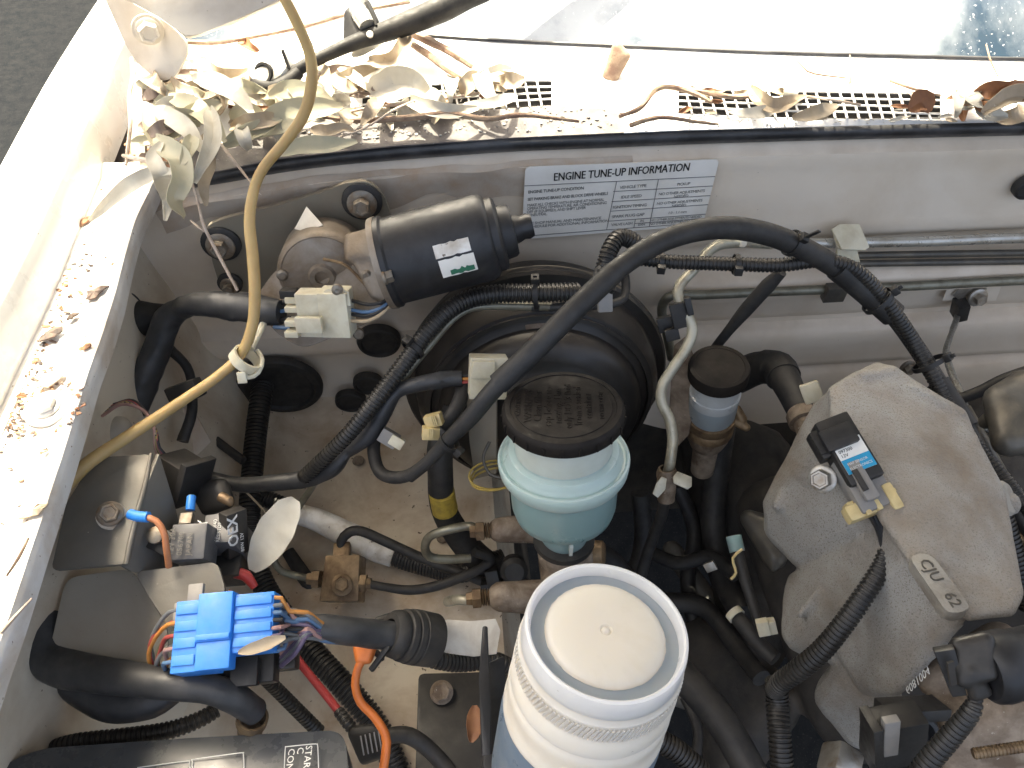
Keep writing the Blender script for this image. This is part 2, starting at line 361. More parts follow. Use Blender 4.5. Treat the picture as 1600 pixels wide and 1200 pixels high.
def flush():
    for (o, mx_, name, mat, parent, wob, k) in PEND:
        link(o); r = bpy.data.meshes.new_from_object(o.evaluated_get(bpy.context.evaluated_depsgraph_get()))
        d = o.data; bpy.data.objects.remove(o); (bpy.data.curves if mx_ else bpy.data.meshes).remove(d)
        if mx_: r.transform(mx_); fin(name, r, mat, parent, smooth=False, **k); continue
        if wob:
            cs = [(v.co.copy(), v.normal.copy()) for v in r.vertices]
            r.vertices.foreach_set('co', [x for c, n in cs for x in c + n * wob * (mnoise.noise(c * 30) + .6 * mnoise.noise(c * 75))])
        ob = fin(name, r, mat, parent, smooth=None, **k)
        for p in ob.data.polygons: p.use_smooth = True
def ring_tie(name, c, ax, r, label, head=(0, 1), mat='plastic_black', tail=0, wd=.004, group='black cable ties on the hoses'):
    """cable tie: band round a hose, head block, cut tail"""
    c = W(c); u, v, ax = basis(ax); root = thing(name, label, 'cable tie', c - UP * r, group if group else None)
    lathe('band', c, ax, [(r, -wd / 2), (r + .0012, -wd / 2), (r + .0012, wd / 2), (r, wd / 2), (r, -wd / 2)], mat, root, seg=28)
    d = (W(head) - c).normalized() if isinstance(head, V) else (u * head[0] + v * head[1]).normalized()
    d = (d - ax * d.dot(ax)).normalized(); tng = ax.cross(d)
    box('head', c + d * (r + .003), ax, d, wd * 1.7, .0055, .0075, mat, root, .0008)
    if tail: box('tail', c + d * (r + .003 + tail / 2), ax, d, wd * .8, tail, .0014, mat, root, .0003)
    return root
def leaf(name, pts, wpx, mat, label=None, group=None, curl=.35, twist=0, tip=(.06, .03), th=.00035, cat='leaf', stalk=0, seg=14, **k):
    P = [W(p) for p in pts]; s = [q for q, _ in spline(P, .002)]
    n = len(s); bm = bmesh.new(); top = []
    ww = RW(wpx, P[len(P) // 2])
    for i in range(n):
        t = i / (n - 1); T = (s[min(i + 1, n - 1)] - s[max(i - 1, 0)]).normalized()
        N = (CAM - s[i]).normalized() + UP * .4; N = (N - T * N.dot(T)).normalized(); S = T.cross(N)
        a = twist * (t - .4); S2 = S * math.cos(a) + N * math.sin(a); N2 = N * math.cos(a) - S * math.sin(a)
        wd = ww * (max(0, math.sin(math.pi * min(1, max(0, (t * .94 + .03))))) ** .62) * (1 - .25 * t)
        wd *= 1 + .12 * mnoise.noise(V((t * 5, ww * 900, 1)))
        row = []
        for j in (-1, -.55, 0, .55, 1):
            cu = curl * (j * j) * wd - .06 * wd * (1 - abs(j)) + .10 * wd * mnoise.noise(V((t * 7 + j, j * 2, ww * 700)))
            row.append(bm.verts.new(s[i] + S2 * (j * wd) + N2 * cu))
        top.append(row)
    for i in range(n - 1):
        for j in range(4): bm.faces.new((top[i][j], top[i][j + 1], top[i + 1][j + 1], top[i + 1][j]))
    bm.normal_update(); g = bmesh.ops.solidify(bm, geom=list(bm.faces), thickness=th)
    return fin(name, bm, mat, None, label=label, cat=cat, group=group, **k)
def grid(name, fn, nu, nv, mat, parent=None, th=0, **k):
    bm = bmesh.new(); g = [[bm.verts.new(fn(i / nu, j / nv)) for j in range(nv + 1)] for i in range(nu + 1)]
    for i in range(nu):
        for j in range(nv): bm.faces.new((g[i][j], g[i + 1][j], g[i + 1][j + 1], g[i][j + 1]))
    bm.normal_update()
    if th: bmesh.ops.solidify(bm, geom=list(bm.faces), thickness=th)
    return fin(name, bm, mat, parent, **k)
def interp(x, T):
    if x <= T[0][0]: return T[0][1]
    for (a, b), (c, d) in zip(T, T[1:]):
        if x <= c:
            f = (x - a) / (c - a); f = f * f * (3 - 2 * f) if False else f
            return b + (d - b) * f
    return T[-1][1]
#==PARTS==
# ================================================================== SETTING
def gr(u, v): return V((-30 + 60 * u, -30 + 60 * v, 0))
tag(grid('ground', gr, 4, 4, 'asphalt'), 'dark grey asphalt ground under and beside the car', kind='structure')

body = thing('car_body', 'cream white car body around the open engine bay, with fender, firewall and windshield', 'car', C(.2, .5, -1.1))
SEAL = [(215, 316), (245, 299), (290, 287), (360, 275), (430, 262), (520, 250), (600, 243), (700, 235), (800, 228), (950, 222), (1100, 216), (1300, 210), (1600, 203), (1900, 198)]
sealw = [W((a, b, 'y', .565)) for a, b in SEAL]
TOPZ = [(p.x, p.z - 1.5) for p in sealw]
PR = [(-.400, .575), (-.409, .565), (-.414, .558), (-.43, .560), (-.47, .559), (-.505, .557), (-.516, .561), (-.526, .573), (-.552, .574), (-.560, .556), (-.566, .548), (-.588, .549), (-.598, .562), (-.628, .563), (-.642, .572), (-.652, .556), (-.66, .553), (-.70, .557), (-.716, .557), (-.722, .566), (-.732, .553), (-.76, .55), (-.81, .54), (-.95, .50), (-1.15, .42)]
PL = [(-.400, .575), (-.409, .565), (-.414, .556), (-.43, .560), (-.46, .560), (-.49, .560), (-.51, .560), (-.53, .561), (-.55, .561), (-.57, .561), (-.58, .561), (-.59, .560), (-.598, .556), (-.604, .549), (-.63, .548), (-.64, .556), (-.66, .56), (-.68, .561), (-.70, .561), (-.715, .560), (-.73, .558), (-.75, .552), (-.78, .545), (-.90, .53), (-1.15, .42)]
def sm(a, b, x): x = max(0, min(1, (x - a) / (b - a))); return x * x * (3 - 2 * x)
NP = len(PR)
def fwall(u, v):
    X = -.315 + (1.0 + .315) * u; k = v * (NP - 3); i = min(int(k), NP - 2); f = k - i
    s = sm(.16, .26, X); q = []
    for T in (PL, PR):
        q.append((T[i][0] * (1 - f) + T[i + 1][0] * f, T[i][1] * (1 - f) + T[i + 1][1] * f))
    z = q[0][0] * (1 - s) + q[1][0] * s; y = q[0][1] * (1 - s) + q[1][1] * s
    top = interp(X, TOPZ) + .397
    z += top * max(0, 1 - (-.4 - z) / .12)
    y += .0012 * mnoise.noise(V((X * 9, z * 9, 0)))
    return C(X, y, z)
grid('firewall', fwall, 120, (NP - 1) * 2, 'firewall', body)
def tunnel(u, v): return C(-.315 + 1.315 * u, .550 - .05 * v, -.785 - .16 * v)
grid('tunnel_void', tunnel, 20, 6, 'void_black', body)  # black sheet put in for the dark void below the firewall
# rusty lip right under the seal
def lip(u, v):
    X = -.27 + .42 * u; p = fwall((X + .315) / 1.315, (1.2 + 2.3 * v + .5 * mnoise.noise(V((X * 20, v, 3)))) / (NP - 3)); return p + V((0, -.0009, .0003))
grid('rusty_lip', lip, 60, 4, 'rust', body, label='rust stained edge of the firewall under the rubber seal')
def wing(u, v):
    y = -.35 + .915 * u; z = -.41 - .36 * v
    x = interp(-z, [(.41, -.305), (.56, -.290), (.68, -.268), (.77, -.258)]) - .03 * sm(.32, .1, y)
    x += .002 * mnoise.noise(V((y * 12, z * 12, 4))) + .012 * sm(.43, .455, y) * sm(.6, .66, -z)
    return C(x, y, z)
grid('inner_wing', wing, 90, 30, 'wing', body)
def shelf(u, v):
    y = -.35 + .92 * v; x = -.30 + .335 * u
    z = -.752 + .0035 * mnoise.noise(V((x * 14, y * 14, 1))) + .035 * sm(.505, .57, y) ** 2 + .03 * sm(-.235, -.285, x)
    z += .006 * sm(.36, .345, y) - .006 * sm(.30, .285, y)
    z -= .10 * sm(.012, .035, x)
    return C(x, y, z)
grid('wheel_housing', shelf, 60, 80, 'shelf', body)
def chassis(u, v): return C(.033 + .03 * v, -.35 + .92 * u, -.85 - .2 * v)
grid('chassis_wall', chassis, 10, 4, 'void_black', body)  # coloured black for the dark gap beside the wheel housing
FS = [(-.3085, -.418), (-.3085, -.405), (-.3115, -.382), (-.3135, -.3745), (-.318, -.370), (-.334, -.3645), (-.350, -.3655), (-.362, -.371), (-.374, -.385), (-.386, -.42), (-.40, -.52), (-.415, -.70), (-.41, -.95)]
def fender(u, v):
    k = v * (len(FS) - 1); i = min(int(k), len(FS) - 2); f = k - i; y = -.4 + 1.5 * u
    x = FS[i][0] * (1 - f) + FS[i + 1][0] * f; z = FS[i][1] * (1 - f) + FS[i + 1][1] * f
    b = sm(.62, 1.1, y); x += -.006 * sm(.45, .3, y) + b * .03 * sm(0, .4, v); z += .006 * b
    return C(x, y, z)
grid('fender', fender, 60, 48, 'fender', body)
LS = [(-.268, -.434), (-.2635, -.431), (-.2615, -.416), (-.263, -.4105), (-.267, -.409), (-.276, -.411), (-.292, -.4115), (-.304, -.4105), (-.320, -.4095)]
def ledge(u, v):
    k = v * (len(LS) - 1); i = min(int(k), len(LS) - 2); f = k - i; y = -.4 + .985 * u
    x = LS[i][0] * (1 - f) + LS[i + 1][0] * f; z = LS[i][1] * (1 - f) + LS[i + 1][1] * f
    e = .0025 * mnoise.noise(V((y * 7, 2, 0))); x += (e - .006 * sm(.40, .50, y) * sm(.58, .5, y)) * (1 - v) + .0008 * mnoise.noise(V((y * 30, 0, 0)))
    z += .0015 * mnoise.noise(V((y * 11, v * 2, 7))) + .006 * sm(.565, .585, y) * (1 if v > .3 else 0)
    return C(x, y, z)
grid('fender_ledge', ledge, 120, 24, 'ledge', body)
for nm, yy, rp in (('fender_bolt', None, 0),):
    c = W((75, 640, 'z', -.411)); lathe('bolt_washer', c, UP, [(0, .0028), (.0135, .0028), (.0145, .002), (.0145, 0)], 'ledge', body, seg=32)
    bolt('fender_bolt', c + UP * .0025, UP, .0078, .0055, 'ledge', body, 1.2)
# far side of the bay, out of the frame to the right
def rwing(u, v): return C(1.0 + .04 * v, -.4 + 1.0 * u, -.40 - .7 * v)
grid('far_wing', rwing, 4, 4, 'wing', body)
def cabin(u, v): return C(-.4 + 1.5 * u, .56 + 2.2 * v, -.93)
grid('unseen_cabin_floor', cabin, 4, 4, 'void_black', body)  # out of view, added to keep the sun off the ground below
# ---- cowl, grilles, windshield
A_ = [(250, 290), (300, 276), (430, 248), (600, 229), (800, 215), (1060, 203), (1470, 193), (1900, 186)]
B_ = [(250, 245), (430, 208), (565, 188), (862, 164), (1000, 174), (1060, 177), (1200, 183), (1470, 188.5), (1900, 182)]
C_ = [(250, 180), (430, 150), (565, 140), (762, 126), (862, 126), (1060, 138), (1200, 142), (1470, 146), (1900, 150)]
D_ = [(250, 75), (430, 52), (560, 46), (800, 62), (1200, 80), (1600, 90), (1900, 94)]
def crow(px, v):
    """v 0..3 over the four lines of the cowl"""
    ls = (A_, B_, C_, D_); i = min(int(v), 2); f = v - i
    return interp(px, ls[i]) * (1 - f) + interp(px, ls[i + 1]) * f
def cw(px, v, dz=0):
    zz = -.384 + (.004 * min(1, v)) + (.006 * max(0, v - 2.2)) + dz
    return W((px, crow(px, v), 'z', zz))
G1 = (566, 862); G2 = (1060, 1470)
def strip(name, mat, p0, p1, v0, v1, n, m, **k):
    bm = bmesh.new(); g = [[bm.verts.new(cw(p0 + (p1 - p0) * i / n, v0 + (v1 - v0) * j / m)) for j in range(m + 1)] for i in range(n + 1)]
    for i in range(n):
        for j in range(m): bm.faces.new((g[i][j], g[i + 1][j], g[i + 1][j + 1], g[i][j + 1]))
    bm.normal_update(); bmesh.ops.solidify(bm, geom=list(bm.faces), thickness=.0012)
    return fin(name, bm, mat, body, **k)
strip('cowl_edge', 'gutter', 292, 975, 0, 1, 40, 3, label='dark dirty strip of cowl behind the rubber seal')
strip('cowl_front', 'cowl', 975, 1900, 0, 1, 40, 3)
strip('cowl_panel', 'cowl', 292, 1900, 2, 3, 60, 6)
strip('cowl_web', 'cowl', 292, G1[0], 1, 2, 12, 2); strip('cowl_web', 'cowl', G1[1], G2[0], 1, 2, 12, 2); strip('cowl_web', 'cowl', G2[1], 1900, 1, 2, 12, 2)
for (a, b), nv in ((G1, 16), (G2, 22)):
    bm = bmesh.new(); q = [bm.verts.new(cw(p, v, -.02)) for p, v in ((a - 30, .6), (b + 30, .6), (b + 30, 2.4), (a - 30, 2.4))]; bm.faces.new(q)
    g = fin('intake_void', bm, 'void_black', body)  # black sheet under the bars paints the dark inside of the duct
    for i in range(1, nv):
        px = a + (b - a) * i / nv; p0, p1 = cw(px + 3, 1.0, .0008), cw(px - 5 - 4 * (a > 1000), 2.0, .0008)
        box('grille_bar', (p0 + p1) / 2, p1 - p0, UP.cross(p1 - p0), (p1 - p0).length, .0016, .0014, 'cowl', g, .0003)
    for j in range(1, 4):
        pts = [cw(a + (b - a) * i / 10, 1 + j / 4, .0016) for i in range(11)]
        fin('grille_bar', sweep(pts, .0009, 6), 'cowl', g)
def glass(u, v):
    px = 250 + 1650 * u; p = W((px, interp(px, D_) , 'z', -.378)); s = v * .75
    return p + V((0, .78, .62)) * s
gl = grid('windshield', glass, 40, 20, 'glass_dusty', body, th=.005)
tube('windshield_seal', [W((px, interp(px, D_) + 2, 'z', -.374)) for px in range(560, 1901, 120)], 2.6, 'seal', body, seg=8)
bm = bmesh.new(); q = [bm.verts.new(W(p)) for p in ((150, 330, 'z', -.435), (165, 90, 'z', -.425), (330, 80, 'z', -.415), (330, 285, 'z', -.42))]; bm.faces.new(q)
fin('cowl_gutter', bm, 'gutter', body)
slab('gutter_wall', [(203, 92, 'y', .69), (218, 100, 'y', .68), (232, 262, 'y', .60), (222, 268, 'y', .59), (205, 262, 'y', .60)], .004, 'wing_shade_grey', body)
# rubber seal with its ridges
path = [q for q, _ in spline([p + V((0, .004, .0015)) for p in sealw], .006)]
def sealr(i, a): return .0085 * (1 + .10 * math.cos(3 * a + .6))
fin('hood_seal', sweep(path, sealr, 22), 'seal', None, label='long black ridged rubber hood seal along the top of the firewall', cat='rubber seal')
# ---- hood, propped open above, only its hinge corner in view
hood = thing('hood', 'cream hood propped open, only its hinge corner showing at upper left', 'hood', C(-.26, .66, -.28))
hc = [W(p) for p in ((176, -8, .60), (215, 8, .60), (248, 22, .60), (270, 38, .60), (284, 58, .60), (305, 53, .60), (365, 32, .605), (450, -2, .61), (470, -70, .60), (180, -70, .58))]
slab('hood_corner', hc, .012, 'hood', hood, .002)
HD = V((0, -math.cos(R(52)), math.sin(R(52)))); HN = V((0, -math.sin(R(52)), -math.cos(R(52))))
ho = C(0, .645, -.222)
HE = [(0, -.315), (.2, -.330), (.35, -.349), (.6, -.378), (1.24, -.392)]  # unseen left edge, tapered so its shadow covers the bay but spares the ledge
slab('hood_panel', [ho + HD * s_ + RT * x_ for s_, x_ in HE] + [ho + HD * 1.24 + RT * 1.06, ho + RT * 1.0], .03, 'hood', hood, .005, n=-HN)
hg = [(150, -30, .625), (205, 5, .632), (248, 25, .64), (272, 42, .642), (290, 66, .645), (292, 85, .65), (272, 122, .662), (250, 128, .667), (214, 95, .66), (196, 66, .652), (160, 0, .63)]
slab('hinge', rpoly(hg, .006), .004, 'hood', hood, .001)
c = W((231, 46, .636)); hn = (CAM - c).normalized() + V((0, -.1, -.35))
lathe('bolt_washer', c, hn, [(.0125, -.001), (.0125, .001), (.011, .0018), (0, .0018)], 'hood', hood, seg=28)
bolt('hinge_bolt', c + hn.normalized() * .001, hn, .0085, .008, 'hood', hood, 1.2)

# ================================================================== WIPER
wa = thing('windshield_wiper', 'black windshield wiper arm with chrome pivot lying across the cowl', 'wiper', W((425, 130, 'z', -.375)))
tube('arm', [(1050, -120, .72), (880, -66, .71), (750, -18, .70), (690, 14, .69), (620, 43, .685), (560, 64, .68), (510, 86, .675), (470, 106, .67), (452, 122, .67)], [10, 16, 22, 20, 17, 12, 10, 10, 11], 'wiper_black', wa, seg=12)
tube('pivot_collar', [(396, 118, .672), (404, 132, .668), (425, 138, .665), (450, 128, .666), (468, 112, .667)], [6, 11, 12, 12, 9], 'wiper_black', wa)
lathe('pivot_cap', (425, 112, .675), V((-.2, -.35, 1)), [(.022, -.012), (.0215, .002), (.018, .009), (.009, .0125), (0, .013)], 'pipe_silver', wa, seg=32)
lathe('pivot_bore', (411, 115, .662), V((-.5, -.7, .6)), [(.0095, -.004), (.0095, .001), (.007, .001), (.006, -.003), (0, -.003)], 'wiper_black', wa, seg=24)
cast('arm_knuckle', [[(546, 62, .69, 10), (550, 25, .69, 13), (570, 8, .69, 10), (582, 38, .685, 12), (560, 62, .685, 9)]], 'wiper_black', wa, .0015, 4)
tube('knuckle_cover', [(556, 12, .68), (566, 26, .678), (574, 40, .676)], [12, 15, 13], 'pipe_silver', wa)
tube('spring_rod', [(571, 4, .675), (580, 22, .675), (588, 40, .675)], 2.2, 'wiper_black', wa, seg=8)
tube('nozzle', [(441, 78, .66), (452, 108, .665)], 2.8, 'wiper_black', wa, seg=8)
lathe('arm_rivet', (578, 54, .672), V((-.1, -.6, .8)), [(.003, -.001), (.003, .001), (0, .0014)], 'steel', wa, seg=12)
# ================================================================== STICKER ON THE FIREWALL
YS = .5535
sr = thing('tune_up_sticker', 'white ENGINE TUNE-UP INFORMATION sticker on the firewall', 'sticker', (960, 372, 'y', YS))
TL, TRc, BL, BR = W((821, 261, 'y', YS)), W((1124, 249, 'y', YS)), W((815, 374, 'y', YS)), W((1098, 352, 'y', YS))
ex = (TRc - TL).normalized(); sw = (TRc - TL).length
ey = (TL - BL); sh = ey.length; ey = ey.normalized()
slab('sheet', rpoly([TL, TRc, BR, BL], .005), .0008, 'sticker', sr, 0)
LO = BL + FR * .0004; bw = (BR - BL).length
def sp_(u, v): return LO + (BL.lerp(BR, u).lerp(TL.lerp(TRc, u), v) - BL) 
def st_(s, u, v, size, mat='ink_grey', al='LEFT', bold=0, sx=.9, xs=.92): text('lettering', s, sp_(u, v), BR - BL, ey, size, mat, sr, .05, al, .00005, sx, bold, xs)
for du in (0, .0018): st_('ENGINE TUNE-UP INFORMATION', .50 + du, .835, .0118, 'ink', 'CENTER', 0, 1.0, .68)
st_('ENGINE TUNE-UP CONDITION', .02, .655, .0046, 'ink', xs=.85); st_('SET PARKING BRAKE AND BLOCK DRIVE WHEELS', .02, .555, .0046, 'ink', xs=.78)
for i, s in enumerate(('MAKE ALL CHECKS WITH ENGINE AT NORMAL', 'OPERATING TEMPERATURE, AIR CONDITIONING', 'OFF (IF EQUIPPED), AND SHIFT LEVER', 'IN NEUTRAL.')): st_(s, .02, .475 - .047 * i, .0044, xs=.82)
st_('SEE SHOP MANUAL AND MAINTENANCE', .03, .215, .0044); st_('SCHEDULE FOR ADDITIONAL INFORMATION', .03, .165, .0044)
for i, (a, b) in enumerate((('VEHICLE TYPE', 'PICKUP'), ('IDLE SPEED', 'NO OTHER ADJUSTMENTS\nNEEDED'), ('IGNITION TIMING', 'NO OTHER ADJUSTMENTS\nNEEDED'), ('SPARK PLUG GAP', '1.0 - 1.1 mm'))):
    st_(a, .572, .655 - .142 * i, .0046, al='CENTER'); st_(b, .84, .672 - .142 * i if '\n' in b else .655 - .142 * i, .0042, al='CENTER')
st_('VALVE LASH', .545, .105, .0044, al='CENTER'); st_('IN.', .655, .135, .004, al='CENTER'); st_('EXH', .655, .075, .004, al='CENTER')
st_('NO OTHER ADJUSTMENTS NEEDED', .84, .135, .0036, al='CENTER'); st_('NO OTHER ADJUSTMENTS NEEDED', .84, .075, .0036, al='CENTER')
def rule(a, b): tube('ruled_line', [a, b], .55, 'ink_grey', sr, seg=4, step=1)
rule(sp_(0, .76), sp_(1, .76)); rule(sp_(.465, .05), sp_(.48, .76)); rule(sp_(.70, .05), sp_(.70, .76)); rule(sp_(0, .05), sp_(1, .05))
for v in (.62, .475, .335, .185): rule(sp_(.47, v), sp_(1, v))
rule(sp_(.615, .05), sp_(.615, .185)); rule(sp_(.615, .118), sp_(1, .118))

# ================================================================== WIPER MOTOR
wm = thing('wiper_motor', 'black wiper motor with grey gear housing bolted to the firewall', 'motor', (480, 545, 'y', .53))
YB = .538
bp = [(322, 353, 'y', YB), (352, 341, 'y', YB), (430, 322, 'y', YB), (500, 302, 'y', YB), (540, 286, 'y', YB), (575, 283, 'y', YB), (600, 305, 'y', YB), (613, 345, 'y', YB), (605, 430, 'y', YB), (560, 480, 'y', YB), (420, 460, 'y', YB), (345, 452, 'y', YB), (332, 410, 'y', YB)]
slab('mounting_bracket', rpoly(bp, .006), .004, 'bracket_olive', wm, .001)
for q in ((346, 379), (566, 313), (360, 441)):
    r = .0075 if q[0] != 360 else .005
    c = W((q[0], q[1], 'y', YB - .001)); lathe('rubber_bush', c, FR + UP * .15, [(r * 2.3, 0), (r * 2.3, .003), (r * 1.9, .0045), (r * 1.3, .0045)], 'rubber_black', wm, seg=28)
    bolt('bracket_bolt', c + FR * .0045, FR + UP * .25, r, .0085, 'bolt_dirty', wm, 1.7)
# gear housing: drum with its face towards the engine
ga = V((.02, -.93, .36)).normalized(); gc = W((508, 452, .645))
cp_ = [(425, 520, .652), (395, 470, .655), (430, 425, .655), (470, 395, .65), (520, 382, .645), (560, 395, .64), (600, 440, .64), (612, 478, .645), (575, 505, .65), (475, 545, .66)]
slab('cover_plate', rpoly(cp_, .01), .003, 'cast_motor', wm, .0008)
lathe('gear_housing', (505, 428, .652), ga, [(.0385, -.034), (.0385, -.004), (.037, .002), (.0345, .004), (.0335, .0035), (.028, .006), (.012, .007), (.010, .0095), (.006, .0095), (.0055, .0065), (0, .0065)], 'cast_motor', wm, seg=56)
tube('housing_rib', [(505, 405, .632), (540, 415, .632), (575, 450, .635), (598, 478, .64)], 2.5, 'brass_dirty', wm, seg=8)
cast('gear_neck', [[(548, 375, .64, 12), (590, 365, .64, 14), (592, 400, .635, 13), (550, 402, .635, 12)], [(560, 410, .635, 9), (600, 420, .635, 10), (585, 460, .635, 8), (612, 470, .635, 6)]], 'cast_motor', wm, .0015, 3, .0006)
for q in ((441, 430, .643), (573, 430, .632), (560, 522, .65)):
    lathe('cover_screw', q, ga, [(.0048, -.003), (.0048, .001), (.003, .0024), (0, .0024)], 'bolt_dirty', wm, seg=14)
ma, mb = W((606, 410, .622)), W((768, 368, .618)); mx = (mb - ma).normalized(); mr = RW(68, ma)
L = (mb - ma).length
lathe('motor_flange', ma, mx, [(mr * .9, -.006), (mr * 1.06, -.006), (mr * 1.08, -.001), (mr * 1.0, -.001)], 'cast_motor', wm, seg=40)
lathe('motor_can', ma, mx, [(mr * .95, -.002), (mr * 1.06, -.001), (mr * 1.06, .003), (mr, .005), (mr, L - .012), (mr * .985, L - .006), (mr * .95, L - .002), (mr * .90, L), (mr * .84, L + .001), (mr * .84, L + .006), (mr * .78, L + .008), (mr * .62, L + .009), (mr * .60, L + .016), (mr * .55, L + .0185), (mr * .33, L + .019), (mr * .31, L + .022), (mr * .27, L + .026), (mr * .29, L + .030), (mr * .25, L + .034), (0, L + .034)], 'motor_black', wm, seg=56)
bolt('can_screw', ma + mx * .003 + V((0, -.8, .36)).normalized() * mr * .98 - mx * .004, mx, .0055, .006, 'bolt_dirty', wm, 1.1)
# label wrapped on the can
u_, v_, _ = basis(mx)
def canp(s, a, r=mr + .0004):
    d = (V((0, -1, 0)) * math.cos(a) + V((0, 0, 1)) * math.sin(a)); d = (d - mx * d.dot(mx)).normalized(); return ma + mx * s + d * r
def patch(name, s0, s1, a0, a1, mat, jag=0, h=0):
    bm = bmesh.new(); g = [[bm.verts.new(canp(s0 + (s1 - s0) * i / 10, a0 + (a1 - a0) * j / 8 + (jag * mnoise.noise(V((i * .9, j < 4, 5))) if j in (0, 8) and jag else 0), mr + .0004 + h)) for j in range(9)] for i in range(11)]
    for i in range(10):
        for j in range(8): bm.faces.new((g[i][j], g[i + 1][j], g[i + 1][j + 1], g[i][j + 1]))
    return fin(name, bm, mat, wm)
patch('label_scrap', .042, .070, R(30), R(47), 'white_tape', .03); patch('label_scrap', .043, .071, R(2), R(27), 'sticker', .03)
patch('label_print', .050, .069, R(4), R(11), 'green_ink', .09, .0002)
slab('paper_scrap', [(478, 322, .645), (505, 352, .64), (480, 362, .64), (461, 358, .645)], .001, 'paper', wm, 0)
# connector pair under the housing
cx0, cxx, cxy = W((500, 487, .625)), W((550, 487, .625)) - W((450, 485, .63)), W((500, 450, .615)) - W((500, 525, .635))
cxx.normalize(); cxy = (cxy - cxx * cxy.dot(cxx)).normalized()
def cbox(nm, px, py, wpx, hpx, th, mat='nylon', lift=0, par=wm, t=.625, bev=.0012):
    z = cxx.cross(cxy); c = W((px, py, t)); c = c + z * lift
    return box(nm, c, cxx, cxy, wpx * t / F, hpx * t / F, th, mat, par, bev)
cbox('plug_housing', 527, 487, 46, 74, .020); cbox('socket_housing', 488, 489, 40, 72, .016, lift=-.001)
cbox('plug_latch', 490, 499, 42, 26, .005, lift=.011); cbox('plug_step', 525, 470, 44, 30, .006, lift=.010)
for i, y in enumerate((464, 478, 500, 517)): cbox('socket_finger', 458, y + 3, 22, 10, .012, lift=-.001)
cbox('socket_clip', 452, 458, 26, 14, .010, 'plastic_black')
slab('plug_tab', [(505, 455, .61), (525, 446, .608), (545, 455, .61), (548, 478, .612), (505, 475, .612)], .002, 'nylon', wm, .0006)
lathe('tab_screw', (527, 453, .606), ga, [(.0045, -.002), (.0045, .0008), (.002, .0018), (0, .001)], 'bolt_dirty', wm, seg=14)
for i, (mt, dy) in enumerate((('w_black', -18), ('w_blue', -3), ('w_cream', 14), ('w_black', 4))):
    tube('wire', [(548, 487 + dy, .624), (575, 490 + dy * .8, .622), (600, 480 + dy * .5, .622), (613, 462 + dy * .2, .628), (610, 445, .63)], 3, mt, wm, seg=8)
for i in range(4): tube('wire', [(428, 475 + 12 * i, .632), (442, 473 + 13 * i, .63), (455, 467 + 15 * i, .628)], 3.2, ('w_black', 'w_blue', 'w_black', 'w_blue')[i], wm, seg=8)
tube('harness_sleeve', [(440, 489, .632), (420, 487, .634), (385, 481, .64), (340, 476, .65), (305, 475, .66), (282, 484, .67), (262, 500, .675), (245, 545, .68), (225, 590, .68), (205, 640, .68), (190, 690, .68), (160, 740, .68)],
     [20, 23, 22, 21, 19, 17, 21, 21, 24, 25, 26, 26], 'vinyl_black', None, seg=18, rough=.16, step=.003, label='black crumpled vinyl wiring sleeve running from the wiper motor plug to the fender', cat='wiring sleeve')

# ================================================================== AMBER WASHER HOSE
tube('washer_hose', [(425, -40, .52), (446, 0, .53), (466, 40, .54), (484, 85, .555), (487, 130, .565), (474, 180, .575), (445, 222, .58), (412, 262, .585), (397, 296, .59), (390, 345, .59), (395, 400, .59), (398, 455, .59), (394, 510, .595), (375, 555, .60), (335, 592, .595), (270, 636, .58), (200, 682, .56), (140, 722, .545), (105, 755, .54), (60, 800, .54)],
     [8.5, 8.5, 8.5, 9, 9, 9, 8.5, 8, 8, 8.5, 9, 9, 8.5, 8, 8, 8.5, 9.5, 10.5, 12, 12], 'amber', None, seg=16, rough=.04, label='aged amber washer hose hanging from the hood across the wiper motor', cat='hose')
cl = thing('hose_clip', 'cream plastic ring clip holding the amber hose', 'clip', (385, 592, .60))
c = W((384, 562, .60)); ax = (W((374, 556, .60)) - W((396, 505, .595)))
lathe('clip_ring', c, ax + V((.1, .05, .1)), [(.0105, -.004), (.0125, -.004), (.0125, .004), (.0105, .004), (.0105, -.004)], 'nylon', cl, seg=30)
tube('clip_arm', [(402, 548, .61), (410, 562, .605), (404, 582, .60), (388, 590, .595), (378, 580, .592)], 3.6, 'nylon', cl, seg=8)
tube('clip_strap', [(392, 545, .605), (402, 525, .615), (412, 505, .63)], 5.5, 'nylon', cl, seg=8)
box('clip_tail', (378, 590, .592), RT, V((0, .5, .8)), .007, .009, .002, 'nylon', cl, .0004)

# ================================================================== FIREWALL FITTINGS
def disc(name, q, r, label, mat='rubber_black', cat='grommet', prof=None, ax=FR, group=None):
    return lathe(name, q, ax, prof or [(r * 1.05, -.003), (r * 1.05, .002), (r, .005), (r * .86, .006), (r * .8, .003), (r * .4, .002), (0, .003)], mat, None, seg=44, label=label, cat=cat, group=group)
disc('harness_grommet', (438, 602, 'y', .541), .044, 'large round black grommet in the firewall with a ribbed loom passing through')
disc('hole_disc', (592, 532, 'y', .543), .022, 'round black blanking plug in the firewall below the wiper motor', cat='plug')  # this disc and the next two paint the dark of open holes
disc('hole_disc', (575, 598, 'y', .548), .016, 'small black blanking plug half hidden behind the ribbed loom, between two others', cat='plug')
disc('hole_disc', (548, 625, 'y', .548), .017, 'lowest black blanking plug in the firewall beside the booster', cat='plug')
disc('edge_hole_disc', (1604, 291, 'y', .553), .012, 'dark round grommet in the firewall at the right edge')  # black disc paints the dark of a hole
bu = thing('bump_stop', 'black cone shaped rubber plug on the inner wing beside the vinyl sleeve', 'rubber plug', (205, 520, 'y', .50))
